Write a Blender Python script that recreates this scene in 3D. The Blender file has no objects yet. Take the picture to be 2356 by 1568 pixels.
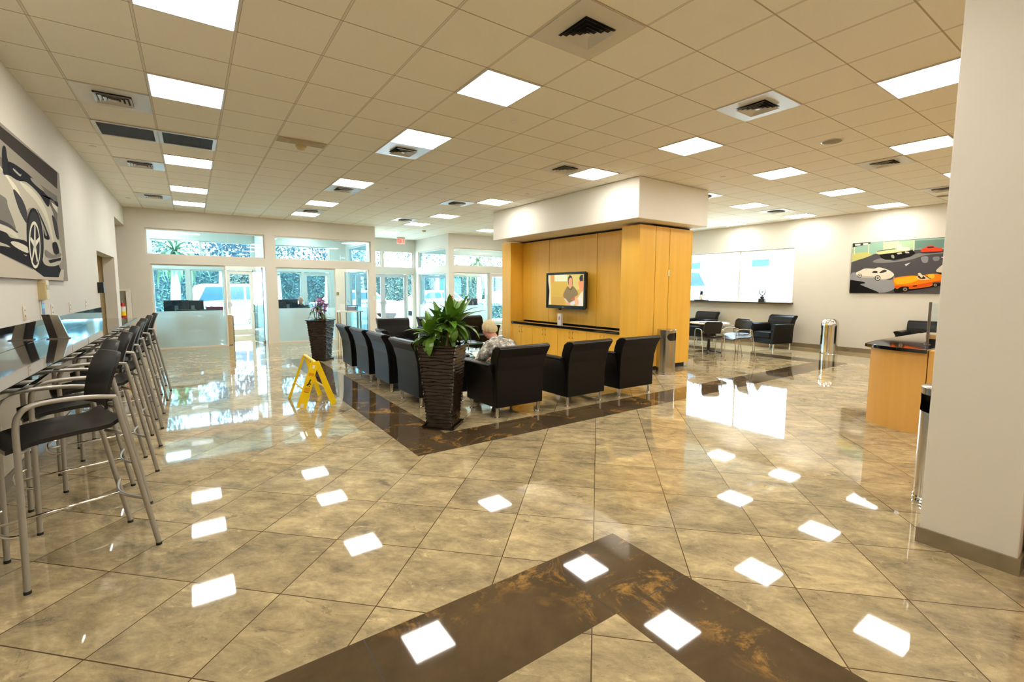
import bpy, bmesh, math, random
from mathutils import Vector, Matrix, Euler
from math import sin, cos, pi, radians, sqrt

SC = bpy.context.scene
COL = SC.collection
random.seed(7)

# ------------------------------------------------------------------ camera, world, exposure
F_PX, CX, CY, CAMH, H = 1063.45, 1188.68, 763.68, 1.52628, 3.43693
YAW, PITCH, ROLL = .61196, -.09183, .00404
_w = Vector((sin(YAW)*cos(PITCH), cos(YAW)*cos(PITCH), sin(PITCH)))
_r0 = Vector((cos(YAW), -sin(YAW), 0)); _u0 = _r0.cross(_w)
_r = _r0*cos(ROLL)+_u0*sin(ROLL); _u = -_r0*sin(ROLL)+_u0*cos(ROLL)
cd = bpy.data.cameras.new('camera'); cam = bpy.data.objects.new('camera', cd); COL.objects.link(cam)
cd.sensor_width = 36; cd.lens = F_PX/2356*36; cd.clip_start = .05; cd.clip_end = 300
cd.shift_x = -(CX-1178)/2356; cd.shift_y = -(784-CY)/2356
M = Matrix(((_r.x, _u.x, -_w.x), (_r.y, _u.y, -_w.y), (_r.z, _u.z, -_w.z))).to_4x4()
M.translation = (0, 0, CAMH); cam.matrix_world = M
SC.camera = cam

def at(px, py, ax, v):
    """point on the plane <axis ax> = v that the camera sees at pixel (px, py)"""
    d = _w + _r*((px-CX)/F_PX) + _u*((CY-py)/F_PX)
    o = Vector((0, 0, CAMH)); return o + d*((v-o[ax])/d[ax])

wd = bpy.data.worlds.new('sky'); SC.world = wd; wd.use_nodes = True
bg = wd.node_tree.nodes['Background']; bg.inputs[0].default_value = (.58, .80, 1, 1); bg.inputs[1].default_value = 7.0
sd = bpy.data.lights.new('sun', 'SUN'); sd.energy = 12; sd.angle = .02; sd.color = (1, .97, .9)
so = bpy.data.objects.new('sun', sd); COL.objects.link(so); so.rotation_euler = (radians(38), radians(-20), 0)
LIGHT_E = 9.0
SC.view_settings.view_transform = 'Standard'; SC.view_settings.look = 'None'
SC.view_settings.exposure = 1.52; SC.view_settings.gamma = 1
SC.cycles.max_bounces = 8; SC.cycles.diffuse_bounces = 4; SC.cycles.glossy_bounces = 4
SC.cycles.transmission_bounces = 6; SC.cycles.transparent_max_bounces = 16
SC.cycles.caustics_reflective = False; SC.cycles.caustics_refractive = False
SC.cycles.sample_clamp_indirect = 6; SC.cycles.adaptive_threshold = .02

# ------------------------------------------------------------------ materials
def lin(c):
    return tuple(((v/255)/12.92 if v/255 <= .04045 else ((v/255+.055)/1.055)**2.4) for v in c)
MATS = {}
def mat(name, rgb, rough=.5, metal=0, coat=0, emit=None, es=1, spec=None, noise=0, nscale=8, nstretch=(1, 1, 1), bump=0, trans=0):
    if name in MATS: return MATS[name]
    m = bpy.data.materials.new(name); m.use_nodes = True; nt = m.node_tree; b = nt.nodes['Principled BSDF']
    c = lin(rgb)+(1,)
    b.inputs['Base Color'].default_value = c; b.inputs['Roughness'].default_value = rough
    b.inputs['Metallic'].default_value = metal; b.inputs['Coat Weight'].default_value = coat
    if spec is not None: b.inputs['Specular IOR Level'].default_value = spec
    if trans: b.inputs['Transmission Weight'].default_value = trans
    if emit: b.inputs['Emission Color'].default_value = lin(emit)+(1,); b.inputs['Emission Strength'].default_value = es
    if noise or bump:
        tc = nt.nodes.new('ShaderNodeTexCoord'); mp = nt.nodes.new('ShaderNodeMapping'); mp.inputs['Scale'].default_value = nstretch
        nz = nt.nodes.new('ShaderNodeTexNoise'); nz.inputs['Scale'].default_value = nscale; nz.inputs['Detail'].default_value = 5
        nt.links.new(tc.outputs['Object'], mp.inputs[0]); nt.links.new(mp.outputs[0], nz.inputs['Vector'])
        if noise:
            mx = nt.nodes.new('ShaderNodeMix'); mx.data_type = 'RGBA'
            mx.inputs[6].default_value = tuple(v*(1-noise) for v in c[:3])+(1,); mx.inputs[7].default_value = tuple(min(1, v*(1+noise)) for v in c[:3])+(1,)
            nt.links.new(nz.outputs['Fac'], mx.inputs[0]); nt.links.new(mx.outputs[2], b.inputs['Base Color'])
        if bump:
            bp = nt.nodes.new('ShaderNodeBump'); bp.inputs['Strength'].default_value = bump; bp.inputs['Distance'].default_value = .01
            nt.links.new(nz.outputs['Fac'], bp.inputs['Height']); nt.links.new(bp.outputs[0], b.inputs['Normal'])
    MATS[name] = m; return m

class NT:
    """small node-building helper"""
    def __init__(s, name):
        s.m = bpy.data.materials.new(name); s.m.use_nodes = True; s.t = s.m.node_tree; s.b = s.t.nodes['Principled BSDF']; s.out = s.t.nodes['Material Output']
        MATS[name] = s.m
    def n(s, typ, **k):
        x = s.t.nodes.new('ShaderNode'+typ)
        for a, v in k.items(): setattr(x, a, v)
        return x
    def l(s, a, b): s.t.links.new(a, b)
    def math(s, op, a, b=None, c=None):
        x = s.n('Math', operation=op)
        for i, v in enumerate((a, b, c)):
            if v is None: continue
            if hasattr(v, 'links'): s.l(v, x.inputs[i])
            else: x.inputs[i].default_value = v
        return x.outputs[0]
    def mix(s, f, a, b):
        x = s.n('Mix', data_type='RGBA')
        for i, v in ((0, f), (6, a), (7, b)):
            if hasattr(v, 'links'): s.l(v, x.inputs[i])
            else: x.inputs[i].default_value = v if i == 0 else tuple(v)+((1,) if len(v) == 3 else ())
        return x.outputs[2]
    def ramp(s, f, pts):
        x = s.n('ValToRGB'); s.l(f, x.inputs[0]); e = x.color_ramp.elements
        while len(e) < len(pts): e.new(.5)
        for i, (p, c) in enumerate(pts): e[i].position = p; e[i].color = tuple(c)+(1,)
        return x.outputs[0]
    def noise(s, vec, scale, detail=5, rough=.55, dist=0):
        x = s.n('TexNoise'); s.l(vec, x.inputs['Vector']); x.inputs['Scale'].default_value = scale
        x.inputs['Detail'].default_value = detail; x.inputs['Roughness'].default_value = rough; x.inputs['Distortion'].default_value = dist
        return x.outputs['Fac']

# polished stone floor, light tiles laid at 45 degrees
TS, FX, FY = .51527, 1.38465, 1.3808
def floor_light():
    k = NT('light_marble_tile'); tc = k.n('TexCoord'); mp = k.n('Mapping'); k.l(tc.outputs['Object'], mp.inputs[0])
    mp.vector_type = 'TEXTURE'; mp.inputs['Location'].default_value = (FX, FY, 0); mp.inputs['Rotation'].default_value = (0, 0, -pi/4); mp.inputs['Scale'].default_value = (TS, TS, TS)
    sp = k.n('SeparateXYZ'); k.l(mp.outputs[0], sp.inputs[0])
    def edge(v): return k.math('ABSOLUTE', k.math('SUBTRACT', k.math('FRACT', v), .5))
    e = k.math('MAXIMUM', edge(sp.outputs[0]), edge(sp.outputs[1])); g = k.math('GREATER_THAN', e, .4945)
    fl = k.n('VectorMath', operation='FLOOR'); k.l(mp.outputs[0], fl.inputs[0])
    wn = k.n('TexWhiteNoise', noise_dimensions='3D'); k.l(fl.outputs[0], wn.inputs['Vector'])
    off = k.n('VectorMath', operation='SCALE'); k.l(wn.outputs['Color'], off.inputs[0]); off.inputs['Scale'].default_value = 30
    ad = k.n('VectorMath', operation='ADD'); k.l(mp.outputs[0], ad.inputs[0]); k.l(off.outputs[0], ad.inputs[1])
    st = k.n('Mapping'); k.l(ad.outputs[0], st.inputs[0]); st.inputs['Scale'].default_value = (1.0, 1.7, 1); st.inputs['Rotation'].default_value = (0, 0, pi/5)
    n1 = k.noise(st.outputs[0], 1.9, 12, .74, .35)
    c1 = k.ramp(n1, [(.28, lin((112, 102, 82))), (.42, lin((152, 137, 107))), (.54, lin((178, 160, 122))), (.68, lin((204, 184, 140)))])
    n2 = k.noise(st.outputs[0], 1.5, 14, .8, .5)
    d = k.ramp(n2, [(.59, (0, 0, 0)), (.635, (1, 1, 1))])
    c2 = k.mix(k.math('MULTIPLY', d, .6), c1, lin((96, 88, 76)))
    n3 = k.noise(st.outputs[0], 2.6, 14, .78, .8)
    y = k.ramp(n3, [(.58, (0, 0, 0)), (.66, (1, 1, 1))])
    c3 = k.mix(k.math('MULTIPLY', y, .5), c2, lin((236, 214, 160)))
    n5 = k.noise(st.outputs[0], 9, 8, .75, .3)
    hv = k.math('MULTIPLY', k.math('MULTIPLY_ADD', wn.outputs['Value'], .30, .86), k.math('MULTIPLY_ADD', n5, .7, .66))
    hs = k.n('HueSaturation'); k.l(c3, hs.inputs['Color']); k.l(hv, hs.inputs['Value'])
    c4 = k.mix(g, hs.outputs[0], lin((88, 70, 48)))
    k.l(c4, k.b.inputs['Base Color']); k.b.inputs['Roughness'].default_value = .035; k.b.inputs['IOR'].default_value = 1.75
    w = k.noise(tc.outputs['Object'], 2.5, 2); bp = k.n('Bump'); bp.inputs['Strength'].default_value = .008; bp.inputs['Distance'].default_value = .01
    k.l(w, bp.inputs['Height']); k.l(bp.outputs[0], k.b.inputs['Normal'])
    return k.m
def floor_dark():
    k = NT('dark_marble_band'); tc = k.n('TexCoord'); v = tc.outputs['Object']
    n1 = k.noise(v, 1.3, 8, .62, .6)
    c1 = k.ramp(n1, [(.30, lin((62, 50, 36))), (.5, lin((82, 67, 48))), (.7, lin((100, 82, 56)))])
    n2 = k.noise(v, 2.6, 14, .78, .9); y = k.ramp(n2, [(.52, (0, 0, 0)), (.60, (1, 1, 1))])
    mk = k.noise(v, 1.1, 3); mm = k.ramp(mk, [(.46, (0, 0, 0)), (.53, (1, 1, 1))])
    c2 = k.mix(k.math('MULTIPLY', k.math('MULTIPLY', y, mm), .8), c1, lin((172, 130, 66)))
    k.l(c2, k.b.inputs['Base Color']); k.b.inputs['Roughness'].default_value = .035; k.b.inputs['IOR'].default_value = 1.6
    return k.m
def ceiling_mat():
    k = NT('ceiling_tile'); tc = k.n('TexCoord'); sp = k.n('SeparateXYZ'); k.l(tc.outputs['Object'], sp.inputs[0])
    def edge(v, o): return k.math('ABSOLUTE', k.math('SUBTRACT', k.math('FRACT', k.math('DIVIDE', k.math('SUBTRACT', v, o), .6096)), .5))
    ex = edge(sp.outputs[0], -1.4598); ey = edge(sp.outputs[1], 3.5857)
    gx = k.math('GREATER_THAN', ex, .5-.010/.6096); gy = k.math('GREATER_THAN', ey, .5-.006/.6096)
    nz = k.noise(tc.outputs['Object'], 60, 3); base = k.mix(nz, lin((243, 236, 219)), lin((247, 241, 226)))
    c1 = k.mix(gx, base, lin((226, 218, 202))); c2 = k.mix(gy, c1, lin((190, 176, 148)))
    gxe = k.math('MULTIPLY', k.math('GREATER_THAN', ex, .5-.011/.6096), k.math('LESS_THAN', ex, .5-.008/.6096))
    c3 = k.mix(gxe, c2, lin((180, 166, 138)))
    k.l(c3, k.b.inputs['Base Color']); k.b.inputs['Roughness'].default_value = .9; k.b.inputs['Specular IOR Level'].default_value = .15
    return k.m
def wood_mat(name, a, b, c, rough=.32):
    k = NT(name); tc = k.n('TexCoord'); mp = k.n('Mapping'); k.l(tc.outputs['Object'], mp.inputs[0]); mp.inputs['Scale'].default_value = (7, 7, .5)
    n1 = k.noise(mp.outputs[0], 1.2, 6, .6, .4)
    k.l(k.ramp(n1, [(.3, lin(a)), (.5, lin(b)), (.72, lin(c))]), k.b.inputs['Base Color']); k.b.inputs['Roughness'].default_value = rough
    return k.m
def glass_mat(name, tint, refl=.08, rough=.0):
    k = NT(name); t = k.t; t.nodes.remove(k.b)
    tr = k.n('BsdfTransparent'); tr.inputs[0].default_value = tuple(tint)+(1,)
    gl = k.n('BsdfGlossy'); gl.inputs['Roughness'].default_value = rough; gl.inputs[0].default_value = (.9, .95, 1, 1)
    ge = k.n('NewGeometry'); dt = k.n('VectorMath', operation='DOT_PRODUCT'); k.l(ge.outputs['Incoming'], dt.inputs[0]); k.l(ge.outputs['Normal'], dt.inputs[1]); mx = k.n('MixShader')
    k.l(k.math('MULTIPLY_ADD', k.math('POWER', k.math('SUBTRACT', 1.0, k.math('ABSOLUTE', dt.outputs['Value'])), 5), .9, refl*.5), mx.inputs[0]); k.l(tr.outputs[0], mx.inputs[1]); k.l(gl.outputs[0], mx.inputs[2]); k.l(mx.outputs[0], k.out.inputs[0])
    return k.m
def frosted_mat(name, tint, clear=.25):
    k = NT(name); t = k.t; t.nodes.remove(k.b)
    tr = k.n('BsdfTransparent'); tr.inputs[0].default_value = tuple(tint)+(1,)
    tl = k.n('BsdfTranslucent'); tl.inputs[0].default_value = tuple(tint)+(1,)
    df = k.n('BsdfDiffuse'); df.inputs[0].default_value = tuple(tint)+(1,)
    m1 = k.n('MixShader'); m1.inputs[0].default_value = .68; k.l(tl.outputs[0], m1.inputs[1]); k.l(df.outputs[0], m1.inputs[2])
    m2 = k.n('MixShader'); m2.inputs[0].default_value = clear; k.l(m1.outputs[0], m2.inputs[1]); k.l(tr.outputs[0], m2.inputs[2]); k.l(m2.outputs[0], k.out.inputs[0])
    return k.m
def camo_shirt():
    k = NT('patterned_shirt'); tc = k.n('TexCoord'); v = tc.outputs['Object']
    n1 = k.noise(v, 17, 7, .72, .25)
    k.l(k.ramp(n1, [(.36, lin((92, 88, 80))), (.47, lin((136, 131, 121))), (.53, lin((170, 166, 156))), (.6, lin((226, 223, 214)))]), k.b.inputs['Base Color'])
    k.b.inputs['Roughness'].default_value = .85
    return k.m
FL, FD, CE = floor_light(), floor_dark(), ceiling_mat()
WOOD = wood_mat('maple_veneer', (238, 182, 60), (243, 188, 68), (247, 194, 78))
WOOD2 = wood_mat('counter_maple_veneer', (222, 170, 84), (228, 176, 92), (234, 182, 98))
GLASS = glass_mat('teal_glass', (.72, .90, .985)); CLEAR = glass_mat('clear_glass', (.93, .985, 1)); FROST = frosted_mat('frosted_film', (.82, 1, .99), .24)
SHIRT = camo_shirt()
WALL = mat('cream_wall_paint', (219, 213, 200), .75, noise=.02, nscale=3)
WHITE = mat('white_paint', (235, 230, 218), .6)
BEIGE = mat('beige_corridor_paint', (214, 194, 150), .75)
FRAME = mat('white_window_frame', (222, 214, 200), .4)
ALU = mat('silver_door_frame', (200, 202, 204), .35, .3)
STONE = mat('brown_stone_base', (132, 118, 92), .25, noise=.3, nscale=7)
LEATHER = mat('black_leather', (17, 15, 13), .34, spec=.22, bump=.15, nscale=90)
CHROME = mat('chrome', (225, 222, 215), .12, 1)
STEEL = mat('brushed_steel', (190, 184, 172), .22, 1, noise=.12, nscale=4, nstretch=(14, 14, .2))
SATIN = mat('satin_silver_paint', (168, 165, 156), .35, .55)
BLACKP = mat('black_plastic', (14, 12, 11), .42)
BLACK = mat('matte_black', (10, 10, 10), .6)
GRANITE = mat('black_polished_granite', (16, 18, 22), .05, spec=.8, coat=.6, noise=.5, nscale=120)
YELLOW = mat('yellow_sign_plastic', (250, 212, 10), .35)
POT = mat('bronze_black_resin', (56, 46, 37), .22, .55, noise=.3, nscale=20)
SOIL = mat('brown_soil', (110, 84, 48), .95, noise=.4, nscale=60, bump=.6)
LEAF = mat('green_leaf', (88, 130, 36), .35, noise=.45, nscale=9)
LEAFD = mat('dark_green_leaf', (48, 84, 34), .4, noise=.4, nscale=9)
CANE = mat('tan_cane', (150, 124, 84), .7, noise=.3, nscale=30)
SKIN = mat('skin', (214, 152, 126), .5)
DUCT = mat('dark_return_grille', (60, 54, 42), .7)
VENTW = mat('white_vent_metal', (214, 210, 200), .3)

# ------------------------------------------------------------------ mesh builder
def spline(P, n=5):
    P = [Vector(p) for p in P]; out = []
    for i in range(len(P)-1):
        a, b, c, d = P[max(i-1, 0)], P[i], P[i+1], P[min(i+2, len(P)-1)]
        for k in range(n):
            u = k/n; out.append(.5*((2*b)+(c-a)*u+(2*a-5*b+4*c-d)*u*u+(3*b-a-3*c+d)*u**3))
    return out+[P[-1]]
class MB:
    def __init__(s): s.bm = bmesh.new(); s.m = 0
    def _f(s, vs, smooth=False):
        try: f = s.bm.faces.new(vs)
        except ValueError: return None
        f.material_index = s.m; f.smooth = smooth; return f
    def box(s, x0, x1, y0, y1, z0, z1, mtx=None):
        P = [Vector((x, y, z)) for z in (z0, z1) for (x, y) in ((x0, y0), (x1, y0), (x1, y1), (x0, y1))]
        if mtx: P = [mtx @ p for p in P]
        v = [s.bm.verts.new(p) for p in P]
        for q in ((3, 2, 1, 0), (4, 5, 6, 7), (0, 1, 5, 4), (1, 2, 6, 5), (2, 3, 7, 6), (3, 0, 4, 7)): s._f([v[i] for i in q])
        return s
    def quad(s, *P):
        s._f([s.bm.verts.new(p) for p in P]); return s
    def poly(s, P): return s.quad(*P)
    def prism(s, P, d):
        """closed polygon P (3d points) extruded along vector d"""
        d = Vector(d); a = [s.bm.verts.new(p) for p in P]; b = [s.bm.verts.new(Vector(p)+d) for p in P]; n = len(P)
        s._f(a[::-1]); s._f(b)
        for i in range(n): s._f([a[i], a[(i+1) % n], b[(i+1) % n], b[i]], n > 8)
        return s
    def rings(s, R, caps=True, closed=False, smooth=True):
        V = [[s.bm.verts.new(p) for p in r] for r in R]; n = len(V[0]); k = len(V)
        for i in range(k if closed else k-1):
            a, b = V[i], V[(i+1) % k]
            for j in range(n): s._f([a[j], a[(j+1) % n], b[(j+1) % n], b[j]], smooth)
        if caps and not closed: s._f(V[0][::-1]); s._f(V[-1])
        return s
    def tube(s, P, r, n=10, caps=True):
        P = [Vector(p) for p in P]; rr = r if isinstance(r, (list, tuple)) else [r]*len(P); R = []; up = None
        for i, p in enumerate(P):
            t = (P[min(i+1, len(P)-1)]-P[max(i-1, 0)]).normalized()
            if up is None: up = Vector((0, 0, 1)) if abs(t.z) < .9 else Vector((1, 0, 0))
            a = t.cross(up).normalized(); b = t.cross(a).normalized(); up = -b if False else up
            if i and (a.dot(pa) < 0): a, b = -a, -b
            pa = a
            R.append([p+a*(rr[i]*cos(2*pi*j/n))+b*(rr[i]*sin(2*pi*j/n)) for j in range(n)])
        return s.rings(R, caps)
    def lathe(s, prof, n=24, c=(0, 0, 0), caps=True):
        R = [[Vector((c[0]+r*cos(2*pi*j/n), c[1]+r*sin(2*pi*j/n), c[2]+z)) for j in range(n)] for r, z in prof]
        return s.rings(R, caps)
    def cyl(s, x, y, z0, z1, r, n=16): return s.lathe([(r, z0), (r, z1)], n, (x, y, 0))
    def ell(s, c, rad, n=16, k=10, mtx=None):
        R = []
        for i in range(k+1):
            t = -pi/2+pi*i/k; q = max(cos(t), .02)
            R.append([Vector((rad[0]*q*cos(2*pi*j/n), rad[1]*q*sin(2*pi*j/n), rad[2]*sin(t))) for j in range(n)])
        if mtx: R = [[mtx @ p for p in r] for r in R]
        return s.rings([[p+Vector(c) for p in r] for r in R])
    def xform(s, mtx): bmesh.ops.transform(s.bm, matrix=mtx, verts=s.bm.verts); return s
    def build(s, name, mats, parent=None, label=None, bevel=0, seg=2, subsurf=0, loc=None):
        bmesh.ops.recalc_face_normals(s.bm, faces=s.bm.faces)
        for e in s.bm.edges:
            if len(e.link_faces) == 2 and e.calc_face_angle(0) > .7: e.smooth = False
        me = bpy.data.meshes.new(name); s.bm.to_mesh(me); s.bm.free()
        for m in (mats if isinstance(mats, (list, tuple)) else [mats]): me.materials.append(m)
        o = bpy.data.objects.new(name, me); COL.objects.link(o)
        if parent: o.parent = parent
        if loc: o.location = loc
        if label: o['label'] = label
        if bevel:
            b = o.modifiers.new('bevel', 'BEVEL'); b.width = bevel; b.segments = seg; b.limit_method = 'ANGLE'; b.angle_limit = .6; b.harden_normals = False
        if subsurf: q = o.modifiers.new('subd', 'SUBSURF'); q.levels = q.render_levels = subsurf
        return o
def tag(o, label, cat, group=None, kind=None):
    o['label'] = label; o['category'] = cat
    if group: o['group'] = group
    if kind: o['kind'] = kind
    return o
def thing(name, label, cat, loc=(0, 0, 0), rz=0, group=None):
    o = bpy.data.objects.new(name, None); COL.objects.link(o); o.location = loc; o.rotation_euler = (0, 0, rz); o.empty_display_size = .1
    return tag(o, label, cat, group)
def struct(o, label=None):
    o['kind'] = 'structure'
    if label: o['label'] = label
    return o
def dup(root, loc, rz=0, label=None, group=None):
    r = root.copy(); COL.objects.link(r); r.location = loc; r.rotation_euler = (0, 0, rz)
    if label: r['label'] = label
    if group: r['group'] = group
    for ch in list(root.children):
        c = ch.copy(); COL.objects.link(c); c.parent = r
        for g in ch.children:
            d = g.copy(); COL.objects.link(d); d.parent = c
    return r
def B(name, m, x0, x1, y0, y1, z0, z1, parent=None, bevel=0, label=None):
    return MB().box(x0, x1, y0, y1, z0, z1).build(name, m, parent, label, bevel)
def wall_pieces(mb, axis, v0, v1, a0, a1, z0, z1, holes):
    """wall slab between v0..v1 on axis, spanning a0..a1 on the other axis, with rectangular holes (a0,a1,z0,z1)"""
    xs = sorted({a0, a1, *[h[0] for h in holes], *[h[1] for h in holes]}); zs = sorted({z0, z1, *[h[2] for h in holes], *[h[3] for h in holes]})
    for i in range(len(xs)-1):
        run = None
        for j in range(len(zs)-1):
            cx, cz = (xs[i]+xs[i+1])/2, (zs[j]+zs[j+1])/2
            solid = not any(h[0] < cx < h[1] and h[2] < cz < h[3] for h in holes)
            if solid: run = [zs[j] if run is None else run[0], zs[j+1]]
            if run and (not solid or j == len(zs)-2):
                if axis == 0: mb.box(v0, v1, xs[i], xs[i+1], run[0], run[1])
                else: mb.box(xs[i], xs[i+1], v0, v1, run[0], run[1])
                run = None
    return mb

# ------------------------------------------------------------------ room shell
XL, XR, YD, YE, YB = -1.224, 13.53, 14.4, 17.4, -6.0
def build_floor():
    J = .005
    xs = {-4.2, XL, XR+.3, 1.63, 2.145, 10.80, 11.32, .05, 2.10, 1.575, -.65, .20, -1.12}
    ys = {YB-.2, YE+.3, 3.885, 4.385, 10.42, 10.93, 1.93, 1.41, .08}
    dark = [(1.63, 11.32, 3.885, 4.385), (1.63, 11.32, 10.42, 10.93), (1.63, 2.145, 3.885, 10.93), (10.80, 11.32, 3.885, 10.93),
            (-1.12, 2.10, 1.41, 1.93), (1.575, 2.10, -5.0, 1.93)]
    joints = []   # thin grout lines between the dark tiles (x0,x1,y0,y1)
    for k in range(3): joints.append((1.575-1.03*k-J, 1.575-1.03*k, 1.41, 1.93))
    for k in range(6): joints.append((1.575, 2.10, 1.41-1.03*k-J, 1.41-1.03*k))
    for k in range(9): joints.append((2.145+1.03*k-J, 2.145+1.03*k, 3.885, 4.385)); joints.append((2.145+1.03*k-J, 2.145+1.03*k, 10.42, 10.93))
    for k in range(6): joints.append((1.63, 2.145, 4.385+1.03*k-J, 4.385+1.03*k)); joints.append((10.80, 11.32, 4.385+1.03*k-J, 4.385+1.03*k))
    for a in joints+dark: xs |= {a[0], a[1]}; ys |= {a[2], a[3]}
    xs, ys = sorted(xs), sorted(ys); mb = MB(); V = {}
    for x in xs:
        for y in ys: V[x, y] = mb.bm.verts.new((x, y, 0))
    for i in range(len(xs)-1):
        for j in range(len(ys)-1):
            cx, cy = (xs[i]+xs[i+1])/2, (ys[j]+ys[j+1])/2
            inr = lambda r: r[0] < cx < r[1] and r[2] < cy < r[3]
            mb.m = 2 if any(inr(r) for r in joints) else 1 if any(inr(r) for r in dark) else 0
            mb._f([V[xs[i], ys[j]], V[xs[i+1], ys[j]], V[xs[i+1], ys[j+1]], V[xs[i], ys[j+1]]])
    struct(mb.build('floor', [FL, FD, mat('dark_grout', (38, 28, 18), .6)]))
build_floor()
struct(B('ceiling', CE, -4.2, XR+.3, YB-.2, YE+.1, H, H+.12))

# left wall: doorway 10.1-12.2, open recess beyond 12.67
struct(wall_pieces(MB(), 0, XL-.18, XL, YB, 14.58, 0, H, [(10.1, 12.2, 0, 2.13), (12.67, 14.5, 0, 2.99)]).build('wall_left', WALL))
struct(B('wall_corridor', BEIGE, -3.6, XL-.18, 12.24, 12.34, 0, H)); struct(B('wall_corridor_side', BEIGE, -3.7, -3.6, 9.5, 14.5, 0, H))
struct(B('wall_corridor_end', BEIGE, -3.6, XL-.18, 9.4, 9.5, 0, H))
struct(B('baseboard_left', STONE, XL, XL+.015, YB, 10.1, 0, .1)); struct(B('baseboard_left_end', STONE, XL, XL+.015, 12.2, 12.67, 0, .1))
struct(B('wall_back', WALL, XL-.18, XR+.2, YB-.2, YB, 0, H))
# office front wall, left of the vestibule, with two door-height openings and two transoms
holes_d = [(-.86, 1.70, 2.33, 2.98), (-.79, 1.70, 0, 2.12), (1.93, 4.60, 2.33, 2.98), (1.95, 4.53, 0, 2.12)]
struct(wall_pieces(MB(), 1, YD, YD+.16, -3.6, 4.74, 0, H, holes_d).build('wall_front', WALL))
# vestibule side walls and the office front wall on the right
vh = [(14.72, 17.10, 2.34, 2.96), (14.72, 17.10, 0, 2.12)]
struct(wall_pieces(MB(), 0, 7.30, 7.42, YD+.262, YE-.001, 0, H, vh).build('wall_vestibule_right', WALL))
struct(wall_pieces(MB(), 0, 4.62, 4.74, YD+.16, YE, 0, H, [(14.95, 17.10, 2.34, 2.96), (14.95, 17.10, 0, 2.12)]).build('wall_vestibule_left', WALL))
hr = [(7.50, 10.2, 2.34, 2.97), (7.50, 8.95, 0, 2.12), (9.03, 10.2, 0, 2.12), (10.4, 13.2, 2.34, 2.97), (10.4, 13.2, 0, 2.12)]
struct(wall_pieces(MB(), 1, YD+.1, YD+.26, 7.30, XR, 0, H, hr).build('wall_front_right', WALL))
# partition between the two left offices
struct(B('wall_partition', WHITE, 1.76, 1.88, YD+.16, YE, 0, H))
struct(B('wall_office_side', WHITE, -1.10, -1.0, YD+.16, YE, 0, H))
# exterior facade
ext = [(-.92, -.10, .1, 2.10), (.0, .86, .1, 2.10), (.93, 1.68, 0, 2.10), (-.92, 1.68, 2.40, 2.98),
       (2.34, 3.14, .1, 2.10), (3.22, 4.08, 0, 2.10), (2.34, 4.08, 2.40, 2.98),
       (4.82, 5.02, 0, 2.10), (5.08, 6.93, 0, 2.10), (6.97, 7.22, 0, 2.10), (4.82, 5.95, 2.34, 2.98), (6.03, 7.22, 2.34, 2.98),
       (7.60, 8.70, 0, 2.10), (8.85, 10.6, .1, 2.10), (10.7, 13.3, .1, 2.10), (7.60, 13.3, 2.34, 2.98)]
struct(wall_pieces(MB(), 1, YE, YE+.16, -1.1, XR+.2, 0, H, ext).build('wall_exterior', WALL))
# right wall with its wide window
RW = (6.09, 9.75, 1.20, 2.70)
struct(wall_pieces(MB(), 0, XR, XR+.2, YB, YE, 0, H, [RW]).build('wall_right', WALL))
struct(B('baseboard_right', STONE, XR-.015, XR, YB, 14.48, 0, .11))
struct(B('window_sill', mat('dark_sill_stone', (58, 50, 40), .2), XR-.22, XR+.02, 6.05, 9.8, 1.155, 1.198))
# pillar at the right of the frame, with its stone base
struct(B('wall_pillar', WALL, 3.58, 4.10, .385, .80, 0, H, bevel=.006)); struct(B('baseboard_pillar', STONE, 3.565, 4.115, .372, .812, 0, .093))
# the boxed soffit over the media wall
struct(B('ceiling_soffit', WHITE, 6.25, 8.24, 5.33, 9.95, 2.744, H-.001, bevel=.012))

def frame_rect(mb, axis, v0, v1, a0, a1, z0, z1, t=.035):
    for (p0, p1, q0, q1) in ((a0, a1, z1-t, z1), (a0, a1, z0, z0+t), (a0, a0+t, z0+t, z1-t), (a1-t, a1, z0+t, z1-t)):
        if axis == 0: mb.box(v0, v1, p0, p1, q0, q1)
        else: mb.box(p0, p1, v0, v1, q0, q1)
def window(n, axis, v, a0, a1, z0, z1, glass, mull=(), frost=None, t=.035, seams=(), fm=None):
    """window_<n> > pane, frosted_film; one frame mesh is the window itself"""
    mb = MB(); frame_rect(mb, axis, v, v+.06, a0, a1, z0, z1, t)
    for q in mull:
        if axis == 0: mb.box(v, v+.06, q-t*.8, q+t*.8, z0+t, z1-t)
        else: mb.box(q-t*.8, q+t*.8, v, v+.06, z0+t, z1-t)
    o = struct(mb.build('window_%d' % n, fm or FRAME))
    g = MB(); e = (v+.025, v+.033)
    cuts = [a0+t*.5]+sorted(list(mull)+list(seams))+[a1-t*.5]
    for i in range(len(cuts)-1):
        l, r = cuts[i]+(.002 if i else 0), cuts[i+1]-.002
        if axis == 0: g.box(e[0], e[1], l, r, z0+t*.5, z1-t*.5)
        else: g.box(l, r, e[0], e[1], z0+t*.5, z1-t*.5)
    g.build('pane', glass, o)
    if frost:
        f = MB()
        if axis == 0: f.quad((v+.022, a0+t, z0+t), (v+.022, a1-t, z0+t), (v+.022, a1-t, frost), (v+.022, a0+t, frost))
        else: f.quad((a0+t, v+.022, z0+t), (a1-t, v+.022, z0+t), (a1-t, v+.022, frost), (a0+t, v+.022, frost))
        f.build('frosted_film', FROST, o)
    return o
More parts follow.
